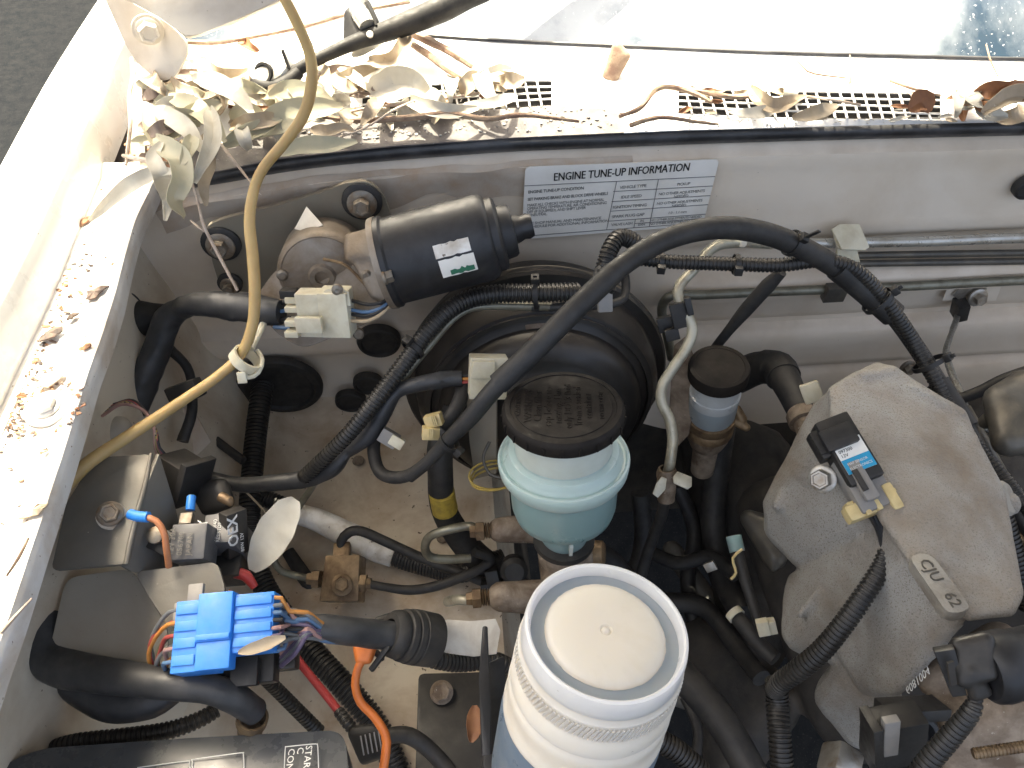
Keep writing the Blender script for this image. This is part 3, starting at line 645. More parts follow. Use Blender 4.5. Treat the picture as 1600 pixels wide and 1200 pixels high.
c = W((197, 500, 'y', .50)); lathe('rubber_cone', c, V((.95, -.1, .15)), [(0, -.006), (.017, -.006), (.02, 0), (.019, .006), (.013, .028), (.011, .04), (0, .04)], 'rubber_black', bu, seg=28)
tube('rubber_loop', [(183, 470, 'y', .50), (200, 458, 'y', .505), (217, 470, 'y', .51), (224, 490, 'y', .51)], 2.2, 'rubber_black', bu, seg=8)

# ================================================================== BRAKE BOOSTER, MASTER CYLINDER, TANK
TILT = R(10); BA = V((0, -math.cos(TILT), math.sin(TILT))); BU = V((0, math.sin(TILT), math.cos(TILT)))
bc = C(.062, .482, -.612)
bo = thing('brake_booster', 'large round black brake booster on the firewall behind the teal tank', 'brake booster', bc - UP * .13)
lathe('booster_shell', bc, BA, [(.08, -.075), (.105, -.055), (.122, -.03), (.126, -.010), (.131, -.008), (.1325, -.003), (.1325, .003), (.130, .006), (.122, .007), (.120, .012), (.119, .026), (.112, .037), (.103, .040), (.0985, .043), (.097, .052), (.091, .062), (.078, .068), (.07, .0685), (.066, .072), (.063, .078), (.045, .082), (0, .083)], 'booster_black', bo, seg=80)
lathe('shell_bead', bc, BA, [(.1095, .0385), (.1105, .0415), (.1065, .0425), (.1055, .0395)], 'booster_black', bo, seg=80)
def bpt(r, a, h): return bc + BA * h + (RT * math.sin(a) + BU * math.cos(a)) * r
bm = bmesh.new(); g = [[bm.verts.new(bpt(r, R(-8 + 22 * i / 8), h)) for r, h in ((.1025, .0418), (.0992, .0445))] for i in range(9)]
for i in range(8): bm.faces.new((g[i][0], g[i + 1][0], g[i + 1][1], g[i][1]))
fin('booster_label', bm, 'cast_brown', bo, label='small worn tan label on the booster shell')
mc = thing('master_cylinder', 'grey brown cast brake master cylinder under the teal tank', 'master cylinder', (860, 960, .66))
mo = W((880, 864, .652))
def ml(a, b, c): return mo + RT * a + BA * b + BU * c
cast('cylinder_body', [[(ml(.0, -.10, -.022), .021), (ml(.0, .045, -.022), .021)], [(ml(0, .0, -.008), .021), (ml(0, .0, .004), .023)], [(ml(.016, 0, -.004), .011), (ml(.027, 0, -.006), .010)], [(ml(-.02, -.018, .012), .013), (ml(-.052, -.018, .014), .011)],
     [(ml(-.01, .03, -.02), .016), (ml(-.055, .03, -.012), .0125)]], 'cast_brown', mc, .0016, 3, .0005)
lathe('neck_seal', ml(0, 0, .022), BU, [(.019, -.004), (.0255, -.004), (.0255, .002), (.019, .003)], 'rubber_black', mc, seg=36)
lathe('boss_cap', ml(.03, 0, -.004), V((1, -.2, .2)), [(.011, -.003), (.011, .004), (.008, .006), (.0, .006)], 'brass_dirty', mc, seg=20)
def fitting(par, a, b, r, mat='brass_dirty'):
    """hex pipe nut between two points"""
    a, b = W(a), W(b); lathe('pipe_nut', a, b - a, [(r * .6, -.001), (r, 0), (r, (b - a).length * .55), (r * .7, (b - a).length * .58), (r * .62, (b - a).length), (0, (b - a).length)], mat, par, seg=6, smooth=False)
    d = (a - b).normalized()
    for i in range(3): lathe('pipe_thread', a + d * (.002 + .0022 * i), d, [(r * .6, -.001), (r * .88, 0), (r * .6, .001)], mat, par, seg=18)
p = ml(-.062, -.018, .0145); fitting(mc, p + V((-.004, 0, .0)), p + V((-.016, 0, 0)), .0085)
p2 = ml(-.068, .03, -.0115); fitting(mc, p2 + V((-.004, 0, .0)), p2 + V((-.016, 0, 0)), .0085)
tube('brake_pipe', [p + V((-.008, 0, 0)), (735, 822, .66), (700, 828, .66), (672, 838, .665), (664, 855, .67), (672, 870, .68), (700, 874, .685), (735, 872, .69)], 7, 'pipe_olive', None, seg=12, label='olive steel brake pipe hooked back on itself from the upper master cylinder port', cat='brake pipe')
tube('brake_pipe', [p2 + V((-.01, 0, 0)), (755, 937, .655), (735, 938, .655), (714, 937, .66), (700, 940, .70)], 8, 'pipe_pale', None, seg=12, label='short pale steel brake pipe entering the lower master cylinder port', cat='brake pipe')

tk = thing('brake_fluid_tank', 'teal translucent brake fluid tank with a black screw cap', 'fluid tank', ml(0, 0, .018))
capc = W((880, 634, .556)); tb = ml(0, 0, .02); TU = (capc - tb).normalized(); TH = (capc - tb).length
lathe('tank_body', tb, TU, [(.019, -.002), (.0195, .012), (.020, .018), (.030, .026), (.0395, .036), (.0415, .044), (.0425, .07), (.0425, TH * .56)], 'teal_tank', tk, seg=64)
h1 = TH * .56
lathe('tank_flange', tb, TU, [(.042, h1 - .001), (.0475, h1), (.0495, h1 + .004), (.0505, h1 + .012), (.050, h1 + .014), (.0485, h1 + .0145), (.0470, h1 + .0130), (.0455, h1 + .0130), (.0445, h1 + .0148), (.043, h1 + .016), (.0415, h1 + .021), (.037, h1 + .022), (.036, h1 + .024)], 'teal_rim', tk, seg=72)
lathe('tank_neck', tb, TU, [(.0365, h1 + .021), (.0365, h1 + .030), (.0375, h1 + .033), (.0370, TH - .008)], 'milk', tk, seg=64)
box('tank_rib', tb + TU * .009 + FR * .0195 + V((.003, 0, 0)), FR, TU, .006, .03, .003, 'milk', tk, .0008)
CR = .0448
def knurl(q, r, h): return 1.0
cap = lathe('screw_cap', capc, TU, [(.036, -.0125), (CR - .001, -.012), (CR, -.0105), (CR, -.004), (CR - .0008, -.0015), (CR - .0025, 0), (CR - .006, .0002), (CR - .0064, -.0005), (CR - .009, -.0005), (CR - .0094, .0001), (0, .0002)], 'cap_black', tk, seg=96)
cap_u, cap_v, _ = basis(TU)
for i in range(22):
    a = 2 * math.pi * i / 22; d = cap_u * math.cos(a) + cap_v * math.sin(a)
    box('grip_rib', capc + d * (CR + .0003) - TU * .0072, d.cross(TU), TU, .0016, .0062, .0014, 'cap_black', cap, .0004)
tx = (V((.10, .97, .16)) - TU * V((.10, .97, .16)).dot(TU)).normalized(); ty = TU.cross(tx)
for i, (s, sz) in enumerate((('CAUTION', .0052), ('WARNING', .0078), ('Clean filler', .0082), ('cap before re-', .0082), ('moving. Use', .0082), ('only DOT3 fluid', .0078), ('from a sealed', .0082), ('container', .0078), ('DO NOT OPEN', .0045))):
    off = -.031 + .0072 * i + (.001 if i > 0 else 0) + (.0015 if i == 8 else 0)
    text('raised_lettering', s, capc + TU * .0003 - ty * (-(-off)) * 1.0 + V((0, 0, 0)), tx, ty, sz, 'cap_black', cap, 0, 'CENTER', .00035, 1.0)

# small clutch fluid tank on the firewall
ck = thing('clutch_fluid_tank', 'small clutch fluid tank with a flat black cap in front of the firewall', 'fluid tank', (1105, 690, .76))
kc = W((1124, 572, .70)); kb = W((1106, 680, .775)); KU = (kc - kb).normalized(); KH = (kc - kb).length
lathe('cap', kc, KU, [(.025, -.014), (.0275, -.013), (.0277, -.002), (.0268, 0), (.023, .0003), (.0225, -.0003), (0, -.0003)], 'cap_black', ck, seg=48)
lathe('tank_upper', kb, KU, [(.0235, KH * .56), (.0238, KH * .66), (.0225, KH * .665), (.0225, KH - .012)], 'clear_tank', ck, seg=40)
lathe('tank_lower', kb, KU, [(.019, KH * .25), (.0205, KH * .3), (.0225, KH * .35), (.0233, KH * .56)], 'tank_fluid', ck, seg=40)
lathe('clamp_band', kb, KU, [(.019, KH * .1), (.0235, KH * .1), (.0238, KH * .18), (.0225, KH * .2), (.0238, KH * .22), (.0235, KH * .31), (.019, KH * .32)], 'brass_dirty', ck, seg=40)
cast('clamp_lug', [[(1150, 640, .745, 9), (1160, 655, .745, 8)], [(1140, 655, .75, 7), (1166, 668, .745, 7)]], 'brass_dirty', ck, .0014, 3)
lathe('cylinder', kb, -KU, [(.020, -.02), (.021, .0), (.017, .012), (.013, .016), (.012, .06), (0, .06)], 'cast_brown', ck, seg=28)

# ================================================================== CLEAR JAR IN FRONT
JU = V((.12, .25, .95)).normalized(); jc = W((947, 985, .42)); JR = .0455
jr = thing('plastic_jar', 'large milky plastic jar with a white screw cap at the front', 'jar', jc - JU * .11)
jcap = lathe('cap_rim', jc, JU, [(JR * .90, -.0046), (JR * .915, -.0015), (JR * .93, .0018), (JR * .957, .0028), (JR * .985, .002), (JR, -.002), (JR * 1.005, -.012)], 'jar_rim', jr, seg=96)
lathe('cap_groove', jc, JU, [(JR * .62, -.0012), (JR * .71, -.0036), (JR * .79, -.0054), (JR * .91, -.0046)], 'jar_groove', jr, seg=96)
lathe('cap_centre', jc, JU, [(JR * .735, -.0034), (JR * .70, -.0012), (JR * .62, .0004), (JR * .32, .0010), (JR * .08, .0006), (JR * .06, -.0006), (JR * .03, .0008), (0, .0010)], 'jar_white', jr, seg=96, mod=lambda q, r, h: 1 + (.012 * random.random() if r > .02 else 0))
lathe('cap_skirt', jc, JU, [(JR * 1.004, -.011), (JR * 1.012, -.015), (JR * 1.03, -.016), (JR * 1.03, -.0175), (JR * 1.015, -.018), (JR * 1.02, -.031), (JR * 1.05, -.033), (JR * 1.055, -.046), (JR * 1.03, -.0475), (JR * 1.03, -.049)], 'jar_white', jr, seg=96)
ju, jv, _ = basis(JU); bm = bmesh.new()
for i in range(110):
    a = 2 * math.pi * i / 110; d = ju * math.cos(a) + jv * math.sin(a)
    boxbm(jc + d * JR * 1.022 - JU * .0245, d.cross(JU) * .94 + JU * .34, JU * .94 - d.cross(JU) * .34, d, .0012, .0115, .0016, 0, bm)
fin('cap_knurling', bm, 'jar_white', jr, smooth=False, kind='stuff')
lathe('jar_shoulder', jc, JU, [(JR * 1.02, -.047), (JR * 1.06, -.05), (JR * 1.07, -.056), (JR * 1.06, -.058), (JR * 1.065, -.072), (JR * 1.085, -.074), (JR * 1.085, -.077)], 'jar_white', jr, seg=80)
lathe('jar_body', jc, JU, [(JR * 1.05, -.074), (JR * 1.085, -.078), (JR * 1.10, -.090), (JR * 1.10, -.15), (0, -.15)], 'jar_blue', jr, seg=80)
# ================================================================== PIPES AND HARNESS ON THE FIREWALL
tube('refrigerant_pipe', [(1900, 368, 'y', .545), (1600, 372, 'y', .545), (1450, 377, 'y', .545), (1340, 379, 'y', .545), (1240, 380, 'y', .543), (1190, 380, 'y', .535), (1160, 379, .70)], 8, 'pipe_silver', None, label='silver pipe running highest along the right of the firewall', cat='pipe')
tube('fuel_pipe', [(1900, 392, 'y', .555), (1600, 395, 'y', .555), (1340, 399, 'y', .555), (1300, 402, 'y', .555)], 5.5, 'pipe_dark', None, label='dark pipe directly under the silver pipe, upper of two', cat='pipe')
tube('fuel_pipe', [(1900, 404, 'y', .555), (1600, 408, 'y', .555), (1340, 412, 'y', .555), (1300, 414, 'y', .555)], 5.5, 'pipe_dark', None, label='dark pipe under the silver pipe, lower of two', cat='pipe')
tube('brake_line', [(1900, 427, 'y', .54), (1600, 438, 'y', .54), (1400, 448, 'y', .54), (1200, 456, 'y', .54), (1090, 461, 'y', .54), (1058, 460, 'y', .54), (1040, 468, 'y', .54), (1034, 488, 'y', .54), (1042, 520, 'y', .535), (1050, 560, 'y', .53)], 7.5, 'pipe_olive', None, label='olive steel line along the firewall bending down beside the clutch tank', cat='pipe')
pp = thing('clutch_pipe', 'pale kinked steel pipe running down beside the brake booster', 'pipe', (1040, 770, .70))
tube('steel_pipe', [(1205, 381, .725), (1165, 379, .71), (1130, 381, .70), (1108, 392, .70), (1085, 420, .70), (1062, 446, .70), (1060, 465, .70), (1072, 488, .70), (1082, 515, .70), (1072, 545, .70), (1048, 580, .70), (1034, 605, .70), (1034, 630, .70), (1046, 655, .70), (1051, 685, .70), (1048, 715, .70), (1043, 745, .71)], 8.5, 'pipe_pale', pp)
lathe('hose_end', (1042, 738, .705), W((1040, 700, .70)) - W((1038, 770, .72)), [(.008, -.03), (.009, -.012), (.0085, -.006), (.0095, -.005), (.0095, .0), (.008, .004), (.006, .004)], 'cast_brown', pp, seg=20)
slab('spring_clip_ear', [(1052, 745, .69), (1058, 737, .695), (1082, 745, .69), (1081, 760, .69), (1074, 765, .69), (1053, 755, .69)], .0025, 'pipe_pale', pp, .0005)
slab('spring_clip_ear', [(1034, 745, .69), (1042, 748, .69), (1040, 765, .69), (1028, 778, .69), (1020, 772, .69), (1026, 755, .69)], .0025, 'pipe_pale', pp, .0005)
tube('flexible_hose', [(1040, 752, .715), (1035, 800, .75), (1010, 870, .80), (985, 960, .84), (975, 1000, .86)], [9, 9, 9, 9, 9], 'rubber_black', pp)
pc = thing('pipe_clamp', 'black plastic pipe clamp joining two pipes beside the brake booster', 'clip', (1055, 535, .72))
for q in (((1044, 505, .715), 34, 20), ((1062, 492, .70), 26, 34), ((1076, 478, .69), 10, 24), ((1050, 522, .71), 22, 16)): box('clamp_block', q[0], RT + UP * .3, V((0, .5, .8)), q[1] * .7 / F, q[2] * .7 / F * 1.2, .008, 'plastic_black', pc, .001)
slab('stay_plate', [(1052, 540, .735), (1072, 525, .73), (1085, 560, .73), (1086, 620, .735), (1076, 680, .75), (1056, 700, .76), (1045, 660, .76), (1048, 590, .745)], .003, 'cast_brown', None, label='brown dirty steel stay plate between pale pipe and clutch tank', cat='bracket')
pk = thing('pipe_bracket_clip', 'cream plastic clip holding the pipes to the firewall', 'clip', (1330, 405, 'y', .54))
slab('clip_flap', [(1300, 358, .735), (1312, 350, .735), (1343, 350, .735), (1359, 386, .735), (1352, 391, .735), (1316, 390, .735)], .003, 'nylon', pk, .0008)
slab('clip_flap', [(1303, 362, .74), (1311, 352, .74), (1318, 390, .74), (1310, 388, .74)], .004, 'nylon', pk, .0006)
slab('clip_body', [(1308, 388, .752), (1340, 390, .752), (1344, 410, .76), (1325, 408, .757), (1309, 402, .757)], .006, 'nylon', pk, .0008)
box('line_clip', (1304, 457, 'y', .535), RT, UP, .022, .02, .01, 'pipe_dark', None, label='small dark plastic clip on the olive line below the thick hose', cat='clip')

# thick vacuum hose over the booster
vh = thing('vacuum_hose', 'thick black hose arching from the booster over to the right of the bay', 'hose', (690, 700, .60))
tube('hose', [(640, 745, .62), (668, 722, .61), (696, 692, .60), (735, 652, .585), (775, 605, .575), (830, 552, .57), (900, 482, .57), (960, 425, .575), (1020, 384, .585), (1080, 362, .595), (1140, 356, .605), (1200, 366, .62), (1250, 386, .635), (1300, 414, .65), (1345, 448, .66), (1390, 486, .665), (1430, 540, .665), (1465, 595, .66), (1500, 650, .65), (1545, 730, .63), (1600, 815, .61), (1680, 940, .60), (1780, 1080, .60), (1850, 1250, .62)],
     [10, 10, 11, 14, 14.5, 15, 16, 16.5, 17, 17.5, 18, 18, 17.5, 17, 16, 14, 13, 13, 12, 13, 13, 13, 13, 13], 'rubber_black', vh, seg=18)
tube('sleeve', [(778, 600, .575), (830, 552, .569), (900, 482, .569), (960, 425, .574)], [18, 18, 18, 18], 'rubber_black', vh, seg=18)
tube('sleeve', [(1308, 418, .65), (1345, 448, .659), (1396, 492, .664)], 20, 'rubber_black', vh, seg=18)
tube('sleeve', [(1465, 597, .659), (1500, 650, .649), (1512, 668, .645)], 17, 'rubber_black', vh, seg=18)
tube('vacuum_tube', [(698, 690, .60), (668, 722, .61), (640, 742, .62), (612, 746, .63), (592, 735, .64), (584, 705, .65), (588, 675, .66), (600, 650, .67)], 10, 'rubber_black', None, seg=14, label='black tube curling in a loop left of the booster', cat='tube')
def tie(q, ahead, r, label, head, tail=0, **k):
    c = W(q); return ring_tie('cable_tie', c, W(ahead) - c, RW(r, c), label, W(head), tail=tail, **k)
tie((1238, 380, .632), (1262, 392, .638), 19, 'black cable tie with its tail sticking up from the thick hose', (1243, 345, .60), .016)
tie((838, 458, .648), (800, 459, .65), 24, 'black cable tie round the ribbed loom above the booster', (838, 425, .63), .004)
tie((702, 692, .60), (725, 665, .59), 15, 'black cable tie at the lower end of the thick hose', (720, 715, .60), .003)
tie((1372, 470, .655), (1400, 500, .66), 24, 'black cable tie round thick hose and ribbed loom at its upper right bend', (1385, 430, .64), .006)
tie((1452, 568, .655), (1470, 600, .655), 24, 'black cable tie round hose and loom below the ground strap', (1478, 540, .64), .006)
tie((945, 440, .585), (965, 422, .58), 20, 'black cable tie where the thick hose crosses the booster', (935, 410, .60), .003)
tie((1150, 413, .655), (1180, 414, .655), 14, 'black cable tie on the ribbed loom left of the cream clip', (1150, 432, .64), .002)
tie((1032, 408, .66), (1060, 410, .66), 13, 'leftmost black cable tie on the ribbed loom right of the sticker', (1030, 428, .65), .002)
tie((645, 545, .635), (665, 522, .64), 18, 'black cable tie where ribbed loom and bent pipe meet', (632, 530, .62), .003)
loom('wiring_loom', [(1000, 404, .665), (1050, 409, .66), (1100, 411, .66), (1160, 413, .655), (1220, 414, .65), (1285, 407, .645), (1330, 418, .645), (1365, 447, .65), (1395, 485, .655), (1425, 530, .66), (1455, 583, .655), (1480, 628, .65), (1520, 690, .635), (1560, 738, .62), (1590, 775, .61), (1640, 840, .60), (1740, 960, .60), (1850, 1080, .61)], 11.5, label='ribbed black loom running along and over the thick hose to the right', cat='wiring loom')
loom('wiring_loom', [(1010, 404, .667), (990, 378, .66), (968, 371, .655), (954, 388, .65), (946, 412, .65), (938, 440, .655)], 14, label='short ribbed black loom curling under the sticker', cat='wiring loom')
tube('hose_bracket_pipe', [(975, 420, .665), (978, 450, .66), (972, 468, .655), (950, 476, .65), (920, 478, .65), (860, 480, .66), (830, 480, .66)], 7, 'rubber_black', None, label='thin black rubber tube turning up behind the thick hose', cat='tube')
box('tube_clip', (945, 470, .635), RT, V((.1, .6, .8)), .012, .018, .008, 'grey_plastic', None, label='small grey plastic clip on the booster below the thick hose', cat='clip')
tube('branch_sleeve', [(1222, 425, .66), (1200, 446, .675), (1165, 485, .70), (1140, 515, .72), (1112, 550, .745)], [8, 12, 11, 8, 7], 'rubber_black', None, label='thin black branch tube dropping from the loom to the clutch tank', cat='tube')
loom('wiring_loom', [(905, 456, .65), (870, 457, .648), (830, 458, .648), (780, 459, .648), (735, 467, .645), (700, 486, .64), (665, 522, .637), (630, 570, .635), (590, 622, .63), (550, 672, .63), (515, 708, .635), (470, 750, .65)], [15, 15, 15, 15, 15, 14.5, 14, 14, 14, 13, 12, 12], label='ribbed black loom crossing the booster down to the left', cat='wiring loom')
tube('bent_pipe', [(868, 480, .66), (830, 479, .66), (770, 478, .66), (735, 482, .66), (708, 498, .655), (680, 530, .652), (650, 566, .65), (620, 604, .65), (600, 630, .66)], [7, 7, 6.5, 6, 6, 6, 6, 6, 6], 'pipe_olive', None, label='bent olive pipe following the ribbed loom over the booster', cat='pipe')
# booster sensor harness
hs = thing('booster_harness', 'black vinyl harness with cream plugs beside the booster', 'harness', (620, 690, .64))
tube('vinyl_sleeve', [(722, 591, .635), (690, 593, .635), (655, 600, .635), (620, 612, .64), (596, 645, .645), (575, 680, .65), (540, 705, .655), (518, 730, .655), (480, 748, .66), (420, 755, .665), (370, 757, .67), (310, 742, .675)],
     [11, 13, 12, 11, 15, 16, 12, 15, 14, 13, 12, 11], 'vinyl_black', hs, seg=16, rough=.2, step=.003)
box('cream_plug', (762, 588, .62), RT - UP * .12, V((.1, .6, .8)), .030, .034, .018, 'nylon', hs); box('plug_latch', (755, 577, .607), RT - UP * .12, V((.1, .6, .8)), .018, .014, .006, 'nylon', hs)
for i in range(3): tube('wire', [(718, 586 + 6 * i, .634), (730, 587 + 5 * i, .63), (742, 583 + 7 * i, .625)], 2.4, ('w_black', 'w_orange', 'w_red')[i], hs, seg=6)
box('grey_plug', (608, 684, .64), RT * .8 + V((0, -.4, -.4)), V((.3, .6, .6)), .016, .012, .012, 'grey_plastic', hs); box('cream_plug', (620, 690, .638), RT * .8 + V((0, -.4, -.4)), V((.3, .6, .6)), .012, .009, .009, 'nylon', hs)
yp = thing('yellow_plug', 'pair of small yellowed plugs left of the thick hose', 'plug', (676, 680, .62))
for (x, y, a) in ((678, 656, .3), (673, 676, -.15)):
    box('plug_body', (x, y, .615), RT + UP * a, V((0, .6, .8)), .014, .010, .010, 'nylon_yellow', yp, .001)
    for j in range(3): box('plug_rib', (x - 3 + 3 * j, y + 1, .608), RT + UP * a, V((0, .6, .8)), .0012, .008, .002, 'nylon_yellow', yp, .0003)
tube('sensor_stem', [(690, 668, .63), (705, 650, .63), (720, 622, .635), (722, 600, .645)], [9, 11, 12, 10], 'rubber_black', yp)
slab('booster_stay', [(726, 600, .67), (775, 620, .66), (776, 740, .68), (740, 750, .69), (735, 690, .685)], .003, 'bracket_olive', None, label='olive bracket plate standing left of the teal tank', cat='bracket')
sh_ = thing('steering_hose', 'stubby black hose with a yellow printed band below the booster', 'hose', (700, 860, .74))
tube('hose_body', [(712, 640, .66), (690, 690, .66), (688, 740, .67), (695, 800, .70), (735, 860, .74), (790, 905, .77), (815, 925, .78)], [20, 21, 20, 20, 22, 22, 22], 'rubber_black', sh_, seg=18)
tube('yellow_band', [(690, 768, .679), (692, 782, .687), (695, 796, .695)], 20.6, 'yellow_label', sh_, seg=18)
wc = thing('wire_coil', 'small coil of yellow wire behind the teal tank', 'wire', (770, 755, .67))
for i in range(3):
    c0 = W((772 + 2 * i, 742 + 3 * i, .668)); tube('coil_turn', [c0 + V((.022 * math.cos(a / 10 * 6.28), .012 * math.sin(a / 10 * 6.28), .004 * math.sin(a / 10 * 6.28 + i))) for a in range(11)], 1.7, 'w_yellow', wc, seg=6)
tube('wire_tail', [(765, 690, .66), (755, 715, .66), (765, 740, .66), (790, 748, .66)], 2.5, 'pipe_dark', wc, seg=6)

# ================================================================== PROPORTIONING BLOCK AND ITS LINES
pv = thing('brake_junction_block', 'square dirty brass brake junction block on the inner wheel housing', 'junction block', (530, 960, .76))
slab('block', [(508, 868, .735), (562, 866, .735), (560, 940, .722), (498, 940, .722)], .035, 'brass_dirty', pv, .0022)
box('block_stud', (535, 862, .745), RT, UP, .016, .012, .016, 'brass_dirty', pv, .002)
bolt('block_bolt', (534, 914, .721), (CAM - W((534, 914, .72))).normalized() + UP * .2, .0068, .007, 'brass_dirty', pv, 1.5)
fitting(pv, (500, 905, .735), (480, 904, .735), .009); fitting(pv, (563, 911, .735), (580, 912, .735), .009)
tube('brake_pipe', [(484, 904, .735), (465, 900, .735), (440, 892, .735), (428, 875, .735), (430, 855, .735), (445, 830, .73), (465, 795, .725), (488, 760, .71), (500, 735, .69)], 5.5, 'pipe_olive', None, label='olive brake pipe rising left from the junction block past the pale leaf', cat='brake pipe')
tube('brake_pipe', [(574, 912, .735), (600, 917, .735), (640, 922, .735), (680, 916, .735), (720, 902, .73), (755, 886, .725), (765, 872, .72), (740, 862, .71)], [6.5, 6.5, 7.5, 8, 8, 8, 8, 7], 'rubber_black', None, label='black sleeved brake pipe leaving the junction block to the right', cat='brake pipe')
tube('brake_pipe', [(533, 862, .745), (533, 846, .745), (545, 832, .745), (565, 830, .745), (600, 845, .745), (650, 868, .745), (700, 888, .745), (745, 905, .745), (775, 918, .745)], [6, 7.5, 8, 8, 8, 8, 8, 8, 8], 'rubber_black', None, label='black sleeved brake pipe arching from the top of the junction block', cat='brake pipe')
lw = thing('taped_loom', 'ribbed loom wrapped in dirty white tape lying across the wheel housing', 'wiring loom', (560, 850, .80))
loom('ribbed_tube', [(380, 765, .79), (430, 785, .79), (470, 803, .79), (540, 832, .79), (610, 865, .785), (660, 882, .78), (720, 895, .77), (760, 880, .765), (790, 870, .77)], [13, 14, 15, 16, 17, 17, 16, 15, 14], lw)
tube('white_tape', [(470, 804, .788), (500, 814, .787), (540, 834, .786), (580, 853, .785), (616, 866, .784)], [16, 18, 20, 21, 20], 'white_tape', lw, seg=18, rough=.05)
tube('ground_wire', [(345, 742, .70), (380, 765, .71), (410, 795, .72), (425, 815, .72)], 1.6, 'w_cream', None, seg=6, label='thin cream wire ending at the pale leaf', cat='wire')
tube('hose_strap', [(450, 862, .80), (475, 900, .79), (488, 920, .79)], [10, 12, 11], 'rubber_black', None, label='short black rubber strap behind the junction block', cat='strap')
bk = thing('cable_clamp_cluster', 'black plastic clip cluster where brake pipes cross below the booster', 'clip', (780, 930, .75))
for q in (((770, 900, .725), 20, 26), ((785, 915, .73), 26, 18), ((760, 915, .73), 16, 14)): box('clip_block', q[0], RT + UP * .2, V((0, .6, .8)), q[1] * .73 / F, q[2] * .73 / F, .012, 'plastic_black', bk)
lathe('clip_stud', (803, 890, .72), FR + UP, [(.012, -.01), (.013, .004), (.009, .008), (0, .008)], 'rubber_black', bk, seg=20)

# ================================================================== LOOM THROUGH THE BIG GROMMET
loom('wiring_loom', [(415, 590, .86), (408, 620, .83), (400, 680, .81), (394, 740, .79), (390, 800, .77), (392, 850, .76), (408, 905, .75), (440, 960, .735), (490, 1020, .715), (540, 1075, .70), (585, 1130, .69), (615, 1190, .68), (630, 1240, .67)], [15, 17, 17, 17, 17, 18, 18, 19, 19, 20, 20, 20, 20], pitch=.0042, label='long thick ribbed loom from the big grommet down to the front edge', cat='wiring loom')
# ================================================================== INTAKE MANIFOLD
mf = thing('intake_manifold', 'grey cast aluminium intake manifold on the right', 'intake manifold', (1400, 1080, .70))
def tp(r): return .602 - (r - 590) / 370 * .115
TOP = [(1302, 612), (1340, 588), (1398, 584), (1425, 606), (1498, 645), (1516, 690), (1562, 775), (1590, 925), (1578, 955), (1512, 962), (1436, 890), (1390, 822), (1306, 680)]
cast('manifold_casting', [
    [(x_, y_, tp(y_), 9) for x_, y_ in TOP] + [(1380, 700, .70, 20), (1560, 900, .60, 20)],
    [(1302, 618, .607, 10), (1306, 680, .58, 12), (1375, 800, .552, 16), (1335, 850, .60, 22), (1262, 858, .645, 34), (1228, 822, .66, 34), (1222, 790, .655, 30), (1262, 690, .63, 18), (1280, 640, .63, 12)],
    [(1392, 826, .545, 14), (1420, 878, .527, 14), (1370, 930, .575, 24), (1300, 1000, .62, 36), (1262, 985, .645, 40), (1262, 925, .645, 36), (1330, 850, .60, 20)],
    [(1432, 892, .522, 12), (1500, 962, .497, 10), (1470, 1000, .515, 12), (1400, 1075, .555, 12), (1360, 1060, .59, 26), (1330, 1010, .60, 26), (1370, 935, .57, 16)],
    [(1340, 1030, .605, 30), (1310, 1090, .64, 36), (1345, 1140, .64, 30), (1395, 1085, .575, 14)],
    [(1478, 690, .60, 20), (1512, 699, .598, 19)], [(1535, 778, .572, 22), (1572, 786, .572, 21)],
    [(1345, 590, .60, 12), (1395, 584, .603, 12), (1400, 600, .60, 8), (1350, 604, .597, 8), (1370, 575, .62, 10)],
    [(1306, 682, .578, 7), (1390, 824, .533, 7)], [(1390, 824, .533, 7), (1436, 892, .513, 7)], [(1436, 892, .513, 7), (1512, 964, .489, 7)],
    [(1425, 606, .592, 8), (1500, 648, .58, 8)], [(1300, 900, .60, 8), (1250, 960, .615, 8)],
    [(1262, 700, .625, 9), (1215, 790, .635, 9)],
], 'cast_alu', mf, .0022, 2, .0008)
slab('letter_pad', rpoly([(1418, 868, .505), (1453, 862, .503), (1520, 952, .475), (1482, 960, .475)], .006), .012, 'cast_alu_clean', mf, .0015)
pe0, pe1 = W((1434, 866, .504)), W((1501, 956, .475)); pdx = pe1 - pe0; pn = (W((1453, 862, .503)) - W((1418, 868, .505))).cross(pdx).normalized(); pn = pn if pn.dot(CAM - pe0) > 0 else -pn
pdy = pn.cross(pdx)
text('cast_lettering', 'CJU   62', W((1434, 877, .5015)) + pn * .0006, pdx, pdy, .0100, 'pipe_dark', mf, .1, ext=.0006)
slab('machined_edge', [(1376, 1088, .565), (1398, 1090, .562), (1505, 980, .50), (1490, 968, .505)], .01, 'cast_alu_clean', mf, .0008)
text('stamped_number', '6081004', W((1410, 1072, .5495)) + V((0, -.002, .003)), W((1470, 1010, .52)) - W((1400, 1080, .56)), UP + FR * .5, .009, 'white_ink', mf)
for q in ((1514, 694, .592), (1568, 779, .566)): lathe('boss_face', q, V((.6, -.3, .75)), [(.013, -.01), (.013, .002), (.011, .004), (0, .004)], 'cast_alu_clean', mf, seg=28)
tube('gasket_scrap', [(1300, 640, .594), (1308, 655, .588), (1316, 670, .583)], [4, 7, 5], 'white_tape', mf, seg=10, rough=.4)
